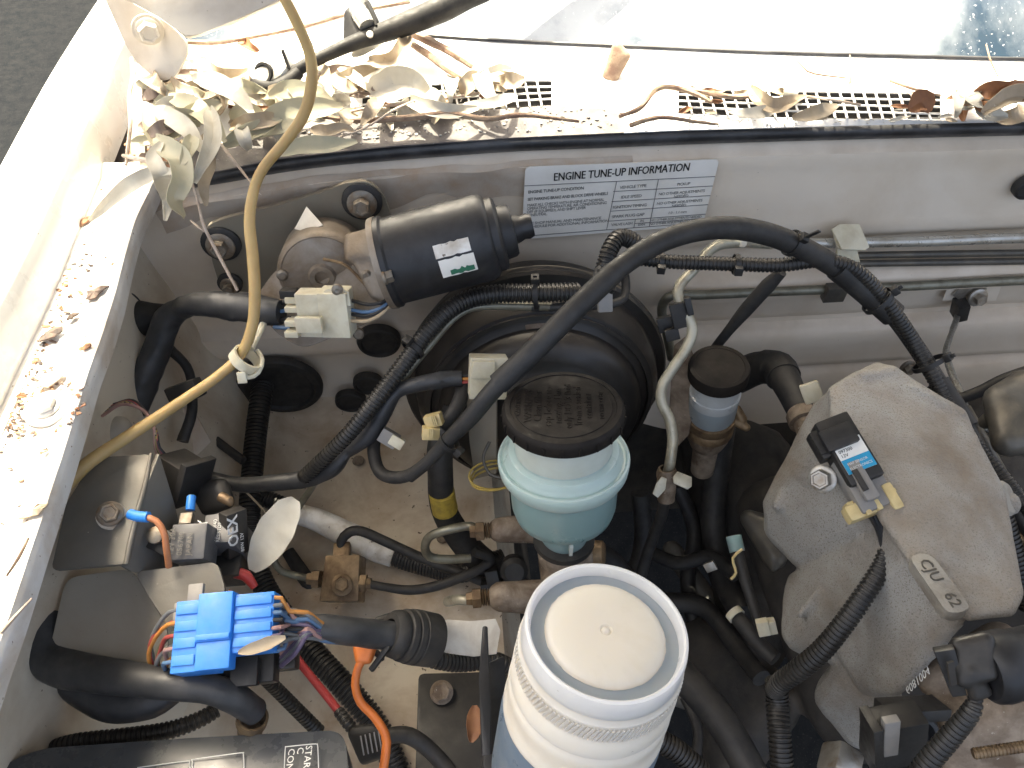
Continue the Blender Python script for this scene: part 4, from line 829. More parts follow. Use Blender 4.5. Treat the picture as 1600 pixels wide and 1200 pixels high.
# pressure sensor
ms = thing('pressure_sensor', 'black pressure sensor with blue and white label on the manifold', 'sensor', (1340, 800, .57))
sx_ = (W((1376, 800, .548)) - W((1305, 680, .575))).normalized(); sy_ = (W((1368, 715, .56)) - W((1290, 745, .56)))
sy_ = (sy_ - sx_ * sy_.dot(sx_)).normalized()
def sbox(nm, px, py, t, a, b, c, mat, bev=.0015): return box(nm, (px, py, t), sx_, sy_, a, b, c, mat, ms, bev)
sbox('sensor_body', 1322, 706, .555, .052, .026, .020, 'plastic_black', .003); sbox('sensor_ridge', 1310, 683, .548, .016, .024, .006, 'plastic_black')
sbox('side_socket', 1284, 697, .56, .022, .012, .014, 'plastic_black', .002); sbox('socket_hole', 1281, 697, .5525, .013, .005, .003, 'void_black', .0005)
sn_ = sx_.cross(sy_); sn_ = sn_ if sn_.dot(CAM - W((1322, 706, .555))) > 0 else -sn_
sc0 = W((1322, 706, .555)) + sn_ * .0103 + sx_ * .006
box('sensor_label', sc0, sx_, sy_, .024, .021, .0006, 'sticker', ms, 0); box('label_band', sc0 + sx_ * .0066 + sn_ * .0003, sx_, sy_, .0108, .021, .0005, 'blue_label', ms, 0)
for i in range(3):
    text('label_print', ('E1T26671A', '097300', '12V')[i], sc0 - sy_ * .009 + sx_ * (-.0072 + .0034 * i) + sn_ * .0005, sy_, -sx_, .0034, 'ink', ms, ext=.00005)
for i in range(2): text('label_print', ('MAP SENSOR', 'ELECTRONICS')[i], sc0 - sy_ * .008 + sx_ * (.0060 + .0036 * i) + sn_ * .0007, sy_, -sx_, .0026, 'white_ink', ms, ext=.00005)
sbox('plug_body', 1347, 755, .548, .042, .026, .017, 'grey_plastic', .002); sbox('plug_latch', 1347, 750, .537, .030, .010, .005, 'grey_plastic'); sbox('latch_slot', 1344, 750, .5335, .016, .004, .002, 'void_black', .0004)
sbox('plug_shroud', 1329, 757, .553, .040, .008, .014, 'plastic_black')
sbox('lock_bar', 1362, 791, .542, .012, .040, .014, 'nylon_yellow', .003); sbox('lock_ear', 1391, 778, .538, .020, .008, .014, 'nylon_yellow', .003); sbox('lock_ear', 1332, 800, .545, .014, .008, .014, 'nylon_yellow', .003)
for (a, b) in ((1354, 797), (1371, 789)): sbox('lock_tooth', a, b, .535, .008, .004, .006, 'nylon_yellow', .001)
bolt('sensor_bolt', (1286, 748, .56), (CAM - W((1286, 748, .56))).normalized() + FR * .1 - RT * .4, .0075, .008, 'steel', ms, 1.35)
for i in range(4): tube('wire', [(1352 + 9 * i, 797 - 3 * i, .545), (1368 + 4 * i, 820, .545), (1378 + 2 * i, 850, .546), (1384 + i, 885, .548)], 4, 'w_black', ms, seg=8)
loom('wiring_loom', [(1385, 860, .546), (1375, 890, .545), (1350, 930, .545), (1318, 975, .548), (1285, 1015, .555), (1250, 1045, .565), (1222, 1065, .58), (1210, 1080, .60)], [12, 15, 16, 16.5, 17, 17, 16, 15], pitch=.0034, label='ribbed loom curving from the sensor plug down over the manifold', cat='wiring loom')
loom('wiring_loom', [(1212, 1060, .62), (1215, 1100, .62), (1218, 1150, .61), (1225, 1240, .60)], [17, 18, 18, 18], label='ribbed loom running straight down left of the manifold to the front edge', cat='wiring loom')
# ================================================================== LOWER RIGHT: IDLE VALVE AND PLUGS
iv = thing('idle_valve', 'black cylindrical valve with a side plug at the lower right corner', 'valve', (1530, 1110, .48))
lathe('valve_body', (1545, 1045, .455), V((1, .12, .05)), [(0, -.004), (.017, -.004), (.020, -.001), (.021, .004), (.0205, .014), (.019, .016), (.0195, .10), (0, .10)], 'motor_black', iv, seg=40)
cast('plug', [[(1500, 1010, .455, 16), (1540, 1000, .45, 14), (1545, 1050, .445, 14), (1505, 1060, .45, 15)], [(1518, 1050, .447, 12), (1524, 1085, .45, 11), (1540, 1080, .45, 10)]], 'plastic_black', iv, .0014, 2)
slab('plug_clip', [(1460, 1020, .45), (1492, 1014, .447), (1512, 1088, .452), (1488, 1090, .455)], .006, 'plastic_black', iv, .001)
box('clip_slot', (1487, 1052, .4445), W((1487, 1020, .44)) - W((1495, 1085, .45)), RT, .017, .004, .002, 'void_black', iv, .0004)
loom('wiring_loom', [(1525, 1085, .455), (1518, 1110, .455), (1490, 1145, .46), (1455, 1185, .465), (1420, 1230, .47)], [10, 15, 17, 18, 18], label='ribbed loom from the valve plug to the bottom edge of the view', cat='wiring loom')
ip = thing('injector_plug', 'black injector plug with a grey latch at the bottom right', 'plug', (1400, 1190, .51))
box('plug_body', (1395, 1150, .50), W((1390, 1120, .49)) - W((1385, 1190, .51)), RT, .040, .036, .02, 'plastic_black', ip, .003); box('plug_latch', (1390, 1150, .483), W((1390, 1120, .49)) - W((1385, 1190, .51)), RT, .032, .010, .006, 'grey_plastic', ip, .001)
box('plug_guard', (1362, 1150, .49), W((1358, 1120, .49)) - W((1362, 1190, .51)), RT, .034, .006, .02, 'plastic_black', ip); box('plug_shield', (1425, 1108, .505), RT - UP * .1, FR + UP, .042, .02, .008, 'plastic_black', ip)
lathe('injector_seat', (1435, 1155, .51), V((.2, -.5, .8)), [(.018, -.02), (.018, 0), (.015, .003), (.012, .003), (.01, -.002), (0, -.002)], 'motor_black', ip, seg=28)
cast('throttle_body', [[(1500, 1130, .53, 40), (1600, 1100, .52, 50), (1620, 1200, .52, 50), (1480, 1200, .53, 40)], [(1460, 1060, .55, 30), (1560, 1000, .53, 30), (1600, 1060, .53, 30)]], 'cast_brown', None, .003, 3, .0006, label='dirty cast throttle body under the black valve at the lower right corner', cat='throttle body')
loom('return_spring', [(1520, 1178, .47), (1560, 1172, .468), (1610, 1165, .466)], 9, None, 'brass_dirty', .0022, label='copper coloured coil spring at the lower right edge', cat='spring')
box('fuel_fitting', (1313, 1190, .53), W((1300, 1180, .53)) - W((1330, 1200, .53)), UP, .02, .022, .02, 'steel', None, .003, label='small bright metal fitting at the bottom edge beside the ribbed loom', cat='fitting')
# ================================================================== RIGHT EDGE
gs = thing('ground_strap', 'braided ground strap bolted to the firewall at right', 'ground strap', (1510, 480, 'y', .54))
slab('strap_plate', [(1488, 462, 'y', .55), (1500, 450, 'y', .55), (1542, 450, 'y', .55), (1538, 470, 'y', .55), (1515, 478, 'y', .55)], .002, 'steel', gs, .0004)
bolt('strap_bolt', (1527, 464, 'y', .546), FR + UP * .3, .0065, .008, 'steel', gs, 1.6)
box('strap_boot', (1500, 483, 'y', .545), RT * .3 - UP, FR, .024, .018, .012, 'plastic_black', gs)
tube('braid', [(1497, 492, 'y', .545), (1487, 520, .80), (1478, 550, .77), (1486, 580, .75), (1502, 615, .73), (1515, 645, .71), (1545, 672, .70), (1600, 684, .70)], [5, 4, 5, 5.5, 5, 3.5, 3.5, 3], 'braid', gs, seg=8, rough=.15)
slab('backing_pad', [(1472, 470, 'y', .5535), (1482, 447, 'y', .5535), (1565, 447, 'y', .5535), (1556, 470, 'y', .5535)], .001, 'firewall', gs, .0004)
cast('coil_bracket', [[(1560, 625, .66, 24), (1600, 600, .67, 24), (1620, 680, .64, 30), (1575, 690, .64, 24)], [(1540, 660, .67, 12), (1570, 640, .67, 16)]], 'pipe_dark', None, .003, 4, .001, label='dark rounded cover at the right edge beyond the loom', cat='cover')
tube('cable', [(1495, 625, .72), (1530, 612, .71), (1570, 592, .70), (1620, 575, .69)], 9, 'rubber_black', None, label='black cable passing over the dark rounded cover at the right edge', cat='cable')
loom('wiring_loom', [(1560, 800, .60), (1575, 850, .60), (1590, 900, .60), (1615, 950, .60)], 20, label='thick ribbed loom hanging at the right edge beside the manifold', cat='wiring loom')
tube('fuel_rail', [(1500, 640, .70), (1545, 720, .68), (1590, 800, .66), (1630, 880, .64)], 16, 'pipe_dark', None, label='dark metal rail running under the hoses at right', cat='rail')
box('rail_fitting', (1590, 835, .62), RT, UP, .016, .02, .02, 'brass_dirty', None, .003, label='hexagonal brassy fitting at the right edge beside the manifold', cat='fitting')
bolt('firewall_stud', (1418, 573, 'y', .545), FR + UP * .2, .006, .008, 'bolt_dirty', None, 1.6, label='single dark stud on the lower firewall above the manifold', cat='bolt')
# heater hose between clutch tank and manifold
hh = thing('heater_hose', 'thick black elbow hose from the firewall to the manifold', 'hose', (1250, 650, .70))
tube('hose_body', [(1150, 590, .80), (1185, 575, .78), (1215, 578, .755), (1235, 610, .73), (1250, 640, .715), (1262, 665, .705)], [26, 26, 25, 22, 21, 20], 'rubber_black', hh, seg=22)
tube('hose_collar', [(1196, 573, .772), (1216, 576, .757), (1224, 590, .745)], 27, 'rubber_black', hh, seg=22)
lathe('pipe_stub', (1256, 655, .707), W((1262, 668, .70)) - W((1250, 640, .715)), [(.012, -.01), (.0145, -.006), (.0145, .004), (.011, .005), (.011, .03), (0, .03)], 'cast_brown', hh, seg=24)
box('cream_tab', (1268, 613, .66), RT + UP * .5, V((0, .6, .8)), .016, .018, .006, 'nylon', None, .002, label='cream plastic tab poking up beside the heater hose', cat='tab')
# ================================================================== DARK DEPTHS OF THE BAY
cast('bell_housing', [[(1120, 700, .95, 60), (1180, 720, .92, 60), (1150, 830, .90, 50), (1200, 900, .86, 60), (1180, 1000, .84, 50)], [(1100, 1000, .86, 40), (1200, 1100, .80, 50), (1140, 1200, .78, 40)], [(1200, 800, .80, 50), (1300, 900, .78, 80), (1350, 1100, .75, 90), (1500, 900, .74, 90), (1550, 700, .80, 90), (1600, 1100, .70, 90)]], 'void_black', None, .006, 4, .002, label='black grimy engine casing deep down left of the manifold', cat='engine')  # dark mass added to blacken the void between the engine parts
for i, (pts, r, lb) in enumerate((
    ([(1130, 660, .84), (1120, 740, .86), (1115, 820, .86), (1130, 900, .84), (1160, 960, .80)], 20, 'black hose curving down in the dark below the clutch tank'),
    ([(1010, 860, .88), (1060, 880, .85), (1110, 870, .83), (1150, 900, .80)], 11, 'thin black hose crossing low in the dark right of the teal tank'),
    ([(1050, 1040, .74), (1090, 1080, .72), (1130, 1130, .70), (1170, 1200, .68), (1190, 1240, .67)], 26, 'fat black hose running from the jar to the bottom edge'),
    ([(1070, 1090, .78), (1090, 1140, .76), (1085, 1200, .74)], 8, 'thin black hose standing behind the jar'))):
    tube('coolant_hose', pts, r, 'rubber_black', None, label=lb, cat='hose')
loom('wiring_loom', [(985, 1120, .60), (1020, 1150, .60), (1060, 1175, .60), (1100, 1210, .60)], 18, label='ribbed loom coming out from under the jar at the bottom', cat='wiring loom')
jt = thing('injector_lead', 'thin black lead with a teal plug and tan clip deep left of the manifold', 'lead', (1170, 990, .70))
tube('lead', [(1148, 850, .70), (1162, 900, .69), (1178, 950, .68), (1190, 990, .67)], [11, 9, 8, 7], 'rubber_black', jt)
tube('teal_plug', [(1146, 838, .70), (1152, 862, .695)], 12, 'teal_tank', jt, seg=14)
tube('tan_clip', [(1160, 858, .685), (1145, 872, .685), (1150, 895, .685), (1142, 905, .685)], 2.4, 'nylon_yellow', jt, seg=6)
box('white_clip', (1192, 980, .665), RT + UP * .3, V((0, .6, .8)), .010, .014, .008, 'nylon', jt); box('white_clip', (1206, 978, .668), RT + UP * .3, V((0, .6, .8)), .007, .013, .008, 'nylon', jt)
tube('vacuum_line', [(1148, 960, .70), (1165, 980, .69), (1190, 1010, .68), (1212, 1030, .67)], [12, 13, 13, 12], 'rubber_black', None, label='black pipe with a white end ring left of the white clips', cat='pipe')
lathe('end_ring', (1152, 964, .695), W((1148, 960, .70)) - W((1165, 980, .69)), [(.0062, 0), (.0082, 0), (.0082, .006), (.006, .006)], 'nylon', None, seg=20, label='white ring on the end of the black pipe left of the manifold', cat='ring')
box('steel_tag', (1110, 885, .78), RT + UP * .8, V((0, .6, .8)), .012, .010, .004, 'steel', None, .001, label='small bright metal tag deep below the clutch tank', cat='tag')
cast('starter_bracket', [[(1170, 810, .75, 14), (1215, 830, .74, 22), (1210, 870, .73, 20)], [(1215, 870, .73, 11), (1208, 885, .725, 9)]], 'pipe_dark', None, .002, 3, label='dark metal bracket with a stud tucked under the left of the manifold', cat='bracket')
for i, (pts, r, lb) in enumerate((
    ([(930, 860, .80), (960, 880, .82), (1000, 930, .84), (1040, 1000, .84), (1060, 1040, .84)], 16, 'black pipe slanting down in the dark right of the teal tank'),
    ([(1000, 770, .86), (1005, 840, .88), (990, 900, .88), (960, 950, .88)], 14, 'black cable dropping beside the booster into the dark'),
    ([(1060, 760, .90), (1085, 830, .90), (1075, 910, .88), (1090, 990, .86), (1120, 1040, .84)], 12, 'slim black hose left of the bell housing in the dark'),
    ([(1040, 940, .86), (1100, 950, .84), (1150, 1010, .80), (1190, 1060, .76)], 15, 'black hose passing under the white ringed pipe'))):
    tube('deep_hose', pts, r, 'rubber_black', None, label=lb, cat='hose', rough=.06)
cast('steering_joint', [[(950, 930, .86, 26), (985, 960, .86, 20)], [(985, 960, .86, 16), (1030, 1020, .85, 18)]], 'cast_brown', None, .003, 3, .001, label='grimy steering shaft joint in the dark behind the jar', cat='joint')
cast('engine_mount', [[(1050, 860, .92, 16), (1120, 960, .88, 20)], [(1040, 1080, .86, 18), (1130, 1110, .82, 18)]], 'bracket_grey', None, .003, 3, .001, label='dull metal engine mount low in the dark right of the jar', cat='engine mount')
cast('engine_block', [[(1720, 760, .80, 60), (2150, 720, .82, 70), (2250, 1250, .74, 80), (1700, 1250, .70, 60)], [(1750, 800, .70, 30), (2050, 780, .70, 30), (2120, 1150, .62, 30), (1720, 1150, .60, 30)]], 'pipe_dark', None, .006, 3, .001, label='dark engine block continuing to the right beyond the manifold', cat='engine')
# ================================================================== RELAY BRACKET (left)
rb = thing('relay_bracket', 'dusty grey steel relay bracket beside the left fender', 'bracket', (190, 900, .55))
slab('top_plate', rpoly([(152, 718, .555), (236, 709, .55), (197, 880, .505), (84, 893, .51), (98, 782, .53)], .004), .003, 'bracket_grey', rb, .0008)
slab('side_flange', [(236, 709, .551), (272, 786, .56), (296, 840, .565), (270, 905, .56), (206, 893, .52), (196, 880, .507)], .003, 'bracket_grey', rb, .0006)
tube('bent_edge', [(236, 709, .5495), (228, 752, .538), (215, 800, .525), (203, 850, .512), (197, 882, .506)], [2.5, 4, 4.5, 4.5, 4], 'bracket_grey', rb, seg=10)
slab('front_flange', rpoly([(208, 893, .525), (332, 879, .53), (342, 884, .53), (353, 928, .52), (300, 960, .515), (268, 985, .512), (235, 935, .52)], .006), .003, 'bracket_grey', rb, .0006)
slab('lower_plate', rpoly([(103, 903, .545), (205, 888, .55), (262, 980, .535), (262, 1040, .525), (72, 1040, .52)], .008), .002, 'wing_shade_grey', rb, .0006)  # wing panel tone, with its shade in the colour
bb_ = thing('earth_terminal', 'bolted blue ring terminal with a salmon wire on the relay bracket', 'terminal', (185, 815, .515))
nn = (CAM - W((172, 803, .525))).normalized() + UP * .3
lathe('ring_lug', (174, 806, .523), nn, [(.0095, -.001), (.0095, .001), (.004, .001)], 'steel', bb_, seg=24)
bolt('terminal_bolt', (172, 803, .522), nn, .0066, .0062, 'bolt_dirty', bb_, 1.3)
tube('blue_sleeve', [(203, 803, .513), (216, 807, .511), (232, 808, .510)], [8, 8.5, 8.5], 'blue_plastic', bb_, seg=14)
tube('wire', [(228, 808, .510), (244, 814, .509), (256, 832, .509), (260, 858, .512), (264, 885, .52)], 5, 'salmon_wire', bb_, seg=12)
rl = thing('relay', 'dark relay with raised print on the bracket, left of the two', 'relay', (290, 890, .54))
def frame(a, b, c):
    A, B, Cc = W(a), W(b), W(c); x = (B - A).normalized(); y = Cc - A; y = (y - x * y.dot(x)).normalized(); return A, x, y, (B - A).length, (Cc - A).length
def relay_box(par, a, b, c, th, mat, name='relay_case', bev=.0015):
    A, x, y, lx, ly = frame(a, b, c); n = x.cross(y); n = n if n.dot(CAM - A) > 0 else -n
    o = box(name, A + x * lx / 2 + y * ly / 2 - n * th / 2, x, y, lx, ly, th, mat, par, bev); return A, x, y, n
A, x, y, n = relay_box(rl, (262, 876, .525), (318, 873, .525), (262, 820, .535), .024, 'relay_grey')
for i, s in enumerate(('12V 30A', '056700', 'JAPAN')): text('raised_print', s, W((270 + 14 * i, 868, .5245)) + n * .0004, y, -x, .0055, 'bracket_grey', rl, ext=.0002)
relay_box(rl, (226, 855, .532), (262, 872, .53), (232, 818, .538), .012, 'plastic_black', 'relay_foot')
lathe('rivet', (243, 836, .53), n, [(.006, -.002), (.006, .0008), (.003, .002), (0, .0016)], 'bolt_dirty', rl, seg=18)
r2 = thing('relay', 'black cube relay with white OEX print beside the pale leaf', 'relay', (345, 890, .55))
A, x, y, n = relay_box(r2, (314, 852, .545), (362, 846, .545), (312, 806, .558), .040, 'relay_grey')
text('print', 'Y', W((324, 824, .549)) + n * .0006, y, -x, .011, 'white_ink', r2)
text('print', '12V 30/40', W((336, 847, .5455)) + n * .0006, y, -x, .0042, 'white_ink', r2); text('print', 'RESISTOR', W((343, 847, .5455)) + n * .0006, y, -x, .0036, 'white_ink', r2)
A2, x2, y2, n2 = relay_box(r2, (358, 876, .556), (390, 862, .57), (366, 803, .552), .01, 'plastic_black', 'relay_side')
text('print', 'OEX', W((371, 850, .5535)) + n2 * .0012, y2, -x2, .0115, 'white_ink', r2, bold=.0002)
text('print', '80W 12V', W((380, 860, .559)) + n2 * .0012, y2, -x2, .0038, 'white_ink', r2)
box('relay_base', (340, 880, .57), RT, UP, .04, .02, .03, 'plastic_black', r2)
box('bracket_nut', (292, 812, .552), RT, UP, .009, .006, .009, 'bolt_dirty', None, .001, label='small dull nut on the bracket edge above the relays', cat='nut')
tube('blue_crimp', [(299, 776, .56), (298, 787, .557), (297, 797, .555)], 7, 'blue_plastic', None, label='small blue crimp sleeve above the left relay', cat='crimp')
pl = thing('harness_plug', 'black square plug with bundled wires above the relay bracket', 'plug', (280, 790, .59))
box('plug_body', (282, 747, .585), W((310, 760, .58)) - W((262, 730, .59)), V((.3, .5, .7)), .030, .032, .028, 'plastic_black', pl, .002)
box('plug_collar', (303, 752, .575), W((310, 760, .58)) - W((262, 730, .59)), V((.3, .5, .7)), .006, .035, .030, 'plastic_black', pl, .001)
for i in range(7):
    mt = ('w_pink', 'w_cream', 'w_black', 'w_yellow', 'w_purple', 'w_red', 'w_black')[i]
    tube('wire', [(160 + 3 * i, 650 - 3 * i, .60), (190 + 3 * i, 632 - i, .59), (222 + 2 * i, 640 + 2 * i, .585), (240 + i, 665 + 3 * i, .58), (243 + i, 700, .58), (252 + 4 * i, 722 + i, .585), (264 + 3 * i, 732, .588)], 2.6, mt, pl, seg=7)
p2_ = thing('harness_plug', 'dirty black round plug nearest the ribbed loom above the relays', 'plug', (335, 800, .60))
cast('plug_body', [[(318, 768, .59, 18), (345, 762, .585, 15), (355, 785, .58, 12), (325, 795, .585, 12)], [(300, 755, .60, 12), (320, 770, .59, 14)]], 'plastic_black', p2_, .0018, 2)
tube('plug_mouth', [(345, 776, .573), (358, 783, .570), (362, 790, .57)], [8, 8, 4], 'brass_dirty', p2_, seg=12)
cast('fender_boot', [[(150, 690, .62, 24), (185, 670, .63, 22)], [(125, 720, .60, 26), (150, 690, .62, 24)]], 'wing_shade_grey', None, .003, 4, label='dusty grey rubber boot under the amber hose at the fender', cat='boot')
tube('shadow_hose', [(300, 560, .80), (275, 600, .80), (290, 650, .79), (340, 690, .78), (380, 720, .77)], 7, 'rubber_black', None, label='thin black hose drooping left of the big grommet', cat='hose')
tube('inner_tube', [(265, 545, .72), (295, 580, .72), (300, 640, .71), (285, 690, .70)], [8, 7, 8, 9], 'rubber_black', None, rough=.1, label='black taped cable dropping behind the amber hose', cat='cable')
box('cable_clip', (290, 612, .64), RT + UP * .4, V((0, .6, .8)), .03, .016, .012, 'plastic_black', None, .002, label='black plastic clip just under the amber hose', cat='clip')
slab('rust_plate', [(215, 625, .74), (300, 640, .74), (330, 690, .75), (300, 720, .75), (230, 690, .73)], .004, 'rust', None, label='rust brown steel plate in shadow behind the amber hose', cat='plate')

# ================================================================== BLUE CONNECTOR AND ITS HARNESS
bl = thing('blue_connector', 'bright blue multi wire connector with coloured wires', 'connector', (350, 1050, .50))
o_ = W((276, 940, .497)); bx = (W((428, 925, .497)) - o_); blen = bx.length; bx.normalize()
by = (W((290, 1048, .478)) - o_); by = (by - bx * by.dot(bx)).normalized(); bn = bx.cross(by); bn = bn if bn.dot(CAM - o_) > 0 else -bn
def B_box(nm, u0, u1, v0, v1, h0, h1, mat, bev=.001, par=bl):
    c = o_ + bx * (u0 + u1) / 2 + by * (v0 + v1) / 2 + bn * (h0 + h1) / 2
    return box(nm, c, bx, by, abs(u1 - u0), abs(v1 - v0), abs(h1 - h0), mat, par, bev)
bh = (W((290, 1048, .478)) - o_).length
B_box('left_housing', 0, blen * .42, 0, bh, -.02, 0, 'blue_plastic'); B_box('right_housing', blen * .40, blen, -.001, bh * .80, -.018, -.001, 'blue_plastic')
B_box('centre_collar', blen * .245, blen * .60, -.003, bh * .62, -.01, .0035, 'blue_plastic', .0015); B_box('collar_skirt', blen * .25, blen * .60, bh * .60, bh * 1.0, -.01, .002, 'blue_plastic', .0015)
B_box('collar_step', blen * .255, blen * .595, bh * .52, bh * .60, 0, .0048, 'blue_plastic', .0008)
for i in range(4):
    B_box('housing_rib', .001, blen * .24, bh * (.06 + .235 * i), bh * (.20 + .235 * i), 0, .0014, 'blue_plastic', .0006)
    B_box('housing_rib', blen * .61, blen - .001, bh * (.03 + .19 * i), bh * (.155 + .19 * i), -.001, .0006, 'blue_plastic', .0006)
B_box('lock_tab', blen * .06, blen * .22, -.012, .001, -.010, -.006, 'grey_plastic'); B_box('lock_edge', -.003, .001, .0, bh * .3, -.012, -.003, 'grey_plastic')
WC = ('w_grey', 'w_red', 'w_orange', 'w_green', 'w_red', 'w_grey', 'w_pink', 'w_orange', 'w_blue', 'w_black')
for i in range(10):
    f = i / 9; a = o_ + by * bh * (.12 + .8 * f) - bn * (.004 + .010 * (i % 2)); d = 42 - 22 * f + 6 * (i % 3)
    k0 = 272 + 12 * f; y0 = 955 + 80 * f
    tube('wire', [a + bx * .004, a - bx * .006, (k0 - d * .7, y0 + 30 - 8 * f, .50), (k0 - d * .85, y0 + 62 - 20 * f, .505), (k0 - d * .5 + 6, 1062 + 6 * f, .515), (300 + 8 * i, 1075, .53)], 3.4, WC[i], bl, seg=8)
for i in range(14):
    f = i / 13; a = o_ + bx * blen + by * bh * (.08 + .68 * f) - bn * (.003 + .010 * (i % 2)); q = 955 + 40 * f + 9 * math.sin(i * 2.3)
    tube('wire', [a - bx * .004, a + bx * .004, (452 + 6 * math.sin(i * 1.7), q, .50 + .004 * (i % 3)), (480, q + 2 + 6 * math.sin(i), .505 + .004 * (i % 2)), (505, 975 + 26 * f, .515), (530, 978 + 26 * f, .525)], 3.5, ('w_orange', 'w_pink', 'w_grey', 'w_blue', 'w_blue', 'w_grey', 'w_black', 'w_purple', 'w_pink', 'w_grey', 'w_purple', 'w_red', 'w_grey', 'w_blue')[i], bl, seg=8)
for i in range(4): tube('wire', [(440, 1040 - 6 * i, .52), (462, 1020 - 8 * i, .50 + .003 * i), (480, 992 - 3 * i, .503), (500, 985 + 4 * i, .513)], 4, ('w_purple', 'w_grey', 'w_purple', 'w_pink')[i], bl, seg=8)
th_ = thing('taped_harness', 'black taped harness trunk passing through a rubber boot beside the white tag', 'harness', (600, 1020, .56))
tube('tape_wrap', [(478, 975, .518), (500, 981, .52), (540, 986, .53), (580, 990, .545), (615, 993, .555), (640, 996, .565)], [14, 21, 22, 22, 22, 20], 'vinyl_black', th_, seg=18, rough=.08)
lathe('rubber_boot', (615, 990, .556), W((675, 1000, .575)) - W((615, 990, .556)), [(.010, -.004), (.014, -.004), (.0165, -.001), (.0175, .004), (.0165, .006), (.0185, .007), (.019, .011), (.0175, .012), (.0195, .013), (.0198, .017), (.0185, .018), (.0198, .019), (.0195, .034), (.016, .036), (0, .036)], 'rubber_black', th_, seg=36)
cast('boot_clip', [[(590, 970, .57, 7), (625, 960, .575, 8), (640, 968, .575, 7)], [(588, 1020, .565, 6), (598, 1030, .56, 4)]], 'plastic_black', th_, .0014, 2)
box('push_clip', (594, 1028, .545), W((610, 1012, .545)) - W((585, 1046, .545)), UP, .022, .004, .004, 'plastic_black', th_, .001)
loom('ribbed_tube', [(640, 1020, .575), (680, 1031, .58), (720, 1036, .59), (770, 1032, .60), (800, 1045, .61), (830, 1060, .62)], [12, 14, 14, 14, 14, 14], th_)
slab('paper_tag', [(668, 972, .585), (700, 968, .59), (735, 971, .595), (775, 967, .60), (782, 985, .60), (776, 1022, .595), (740, 1026, .59), (700, 1021, .585), (672, 1014, .58)], .0012, 'paper', None, .0003, label='cream paper tag wrapped on the loom left of the jar', cat='tag')
lp = thing('lower_plug', 'flat black plug under the blue connector', 'plug', (420, 1060, .53))
box('plug_body', (385, 1046, .52), bx, by, .042, .020, .014, 'plastic_black', lp, .002); box('plug_end', (432, 1030, .53), bx, by, .03, .016, .012, 'plastic_black', lp, .002); box('plug_grip', (383, 1050, .507), bx, by, .018, .018, .006, 'plastic_black', lp, .001)
loom('wiring_loom', [(405, 1050, .56), (430, 1075, .575), (455, 1100, .585), (480, 1125, .595), (500, 1145, .60)], 11, label='short ribbed loom dropping under the blue connector', cat='wiring loom')
rc = thing('red_cable', 'red cable with a black ribbed end running down past the blue connector', 'cable', (530, 1150, .60))
tube('cable', [(440, 990, .60), (465, 1030, .59), (490, 1062, .585), (515, 1093, .58), (532, 1115, .575)], 6.5, 'red_wire', rc); loom('ribbed_end', [(528, 1110, .576), (545, 1132, .57), (556, 1145, .57)], [9, 10, 9], rc)
cast('terminal_cover', [[(555, 1145, .565, 12), (590, 1140, .56, 10), (600, 1175, .555, 9), (570, 1185, .56, 10)]], 'plastic_black', rc, .0015, 1)
for i in range(5): box('cover_rib', W((566 + 7 * i, 1165 - 2 * i, .548)), W((570, 1150, .55)) - W((576, 1184, .55)), RT, .014, .001, .001, 'grey_plastic', rc, .0003)
oc = thing('orange_cable', 'bright orange cable looping down from the harness to the front edge', 'cable', (590, 1200, .55))
tube('cable', [(570, 1025, .555), (560, 1042, .553), (555, 1070, .553), (563, 1097, .553), (585, 1120, .55), (602, 1148, .548), (603, 1175, .545), (594, 1230, .54)], [7, 6.5, 6.5, 6.8, 7, 7.2, 7.2, 7], 'orange_wire', oc, seg=14)
cast('orange_sleeve', [[(560, 1012, .558, 9), (582, 1008, .558, 9), (575, 1030, .554, 8), (562, 1030, .554, 8)]], 'orange_wire', oc, .0012, 3)
tube('orange_stub', [(356, 925, .55), (375, 935, .55), (395, 948, .55)], 5, 'orange_wire', None, label='short orange wire vanishing behind the blue connector', cat='wire')
tube('red_sleeve', [(368, 895, .56), (385, 900, .56), (398, 918, .56)], [9, 9, 6], 'red_wire', None, label='dark red sleeve between the relays and the blue connector', cat='sleeve')
# ================================================================== HOSES LOWER LEFT
tube('air_hose', [(40, 880, .56), (52, 930, .55), (62, 985, .54), (85, 1035, .53), (140, 1052, .515), (200, 1060, .505), (260, 1068, .50), (320, 1075, .50), (365, 1090, .505), (398, 1112, .52)], [38, 38, 36, 32, 28, 26, 24, 23, 23, 21], 'vinyl_black', None, seg=22, rough=.06, label='fat black hose bending from the fender to the clamp by the fuse box', cat='hose')
tube('air_hose', [(95, 1040, .56), (130, 1075, .55), (180, 1098, .545), (240, 1095, .545), (275, 1082, .55)], [24, 28, 30, 26, 16], 'vinyl_black', None, seg=20, rough=.06, label='second fat black hose sagging under the first by the fuse box', cat='hose')
loom('wiring_loom', [(40, 1200, .54), (75, 1175, .54), (120, 1160, .54), (190, 1152, .545), (260, 1142, .55), (310, 1125, .56), (345, 1105, .57)], [16, 15, 14, 14, 14, 13, 12], label='ribbed loom lying along the back of the fuse box', cat='wiring loom')
hc_ = thing('hose_clamp', 'rusty hose clamp at the end of the fat hose', 'clamp', (395, 1140, .53))
lathe('clamp_band', (394, 1124, .522), W((398, 1112, .52)) - W((391, 1138, .53)), [(.0088, -.003), (.0105, -.003), (.0105, .003), (.0088, .003), (.0088, -.003)], 'brass_dirty', hc_, seg=28)
lathe('pipe_end', (395, 1126, .523), W((391, 1138, .53)) - W((398, 1112, .52)), [(.008, -.002), (.0085, .012), (0, .012)], 'cast_brown', hc_, seg=24)
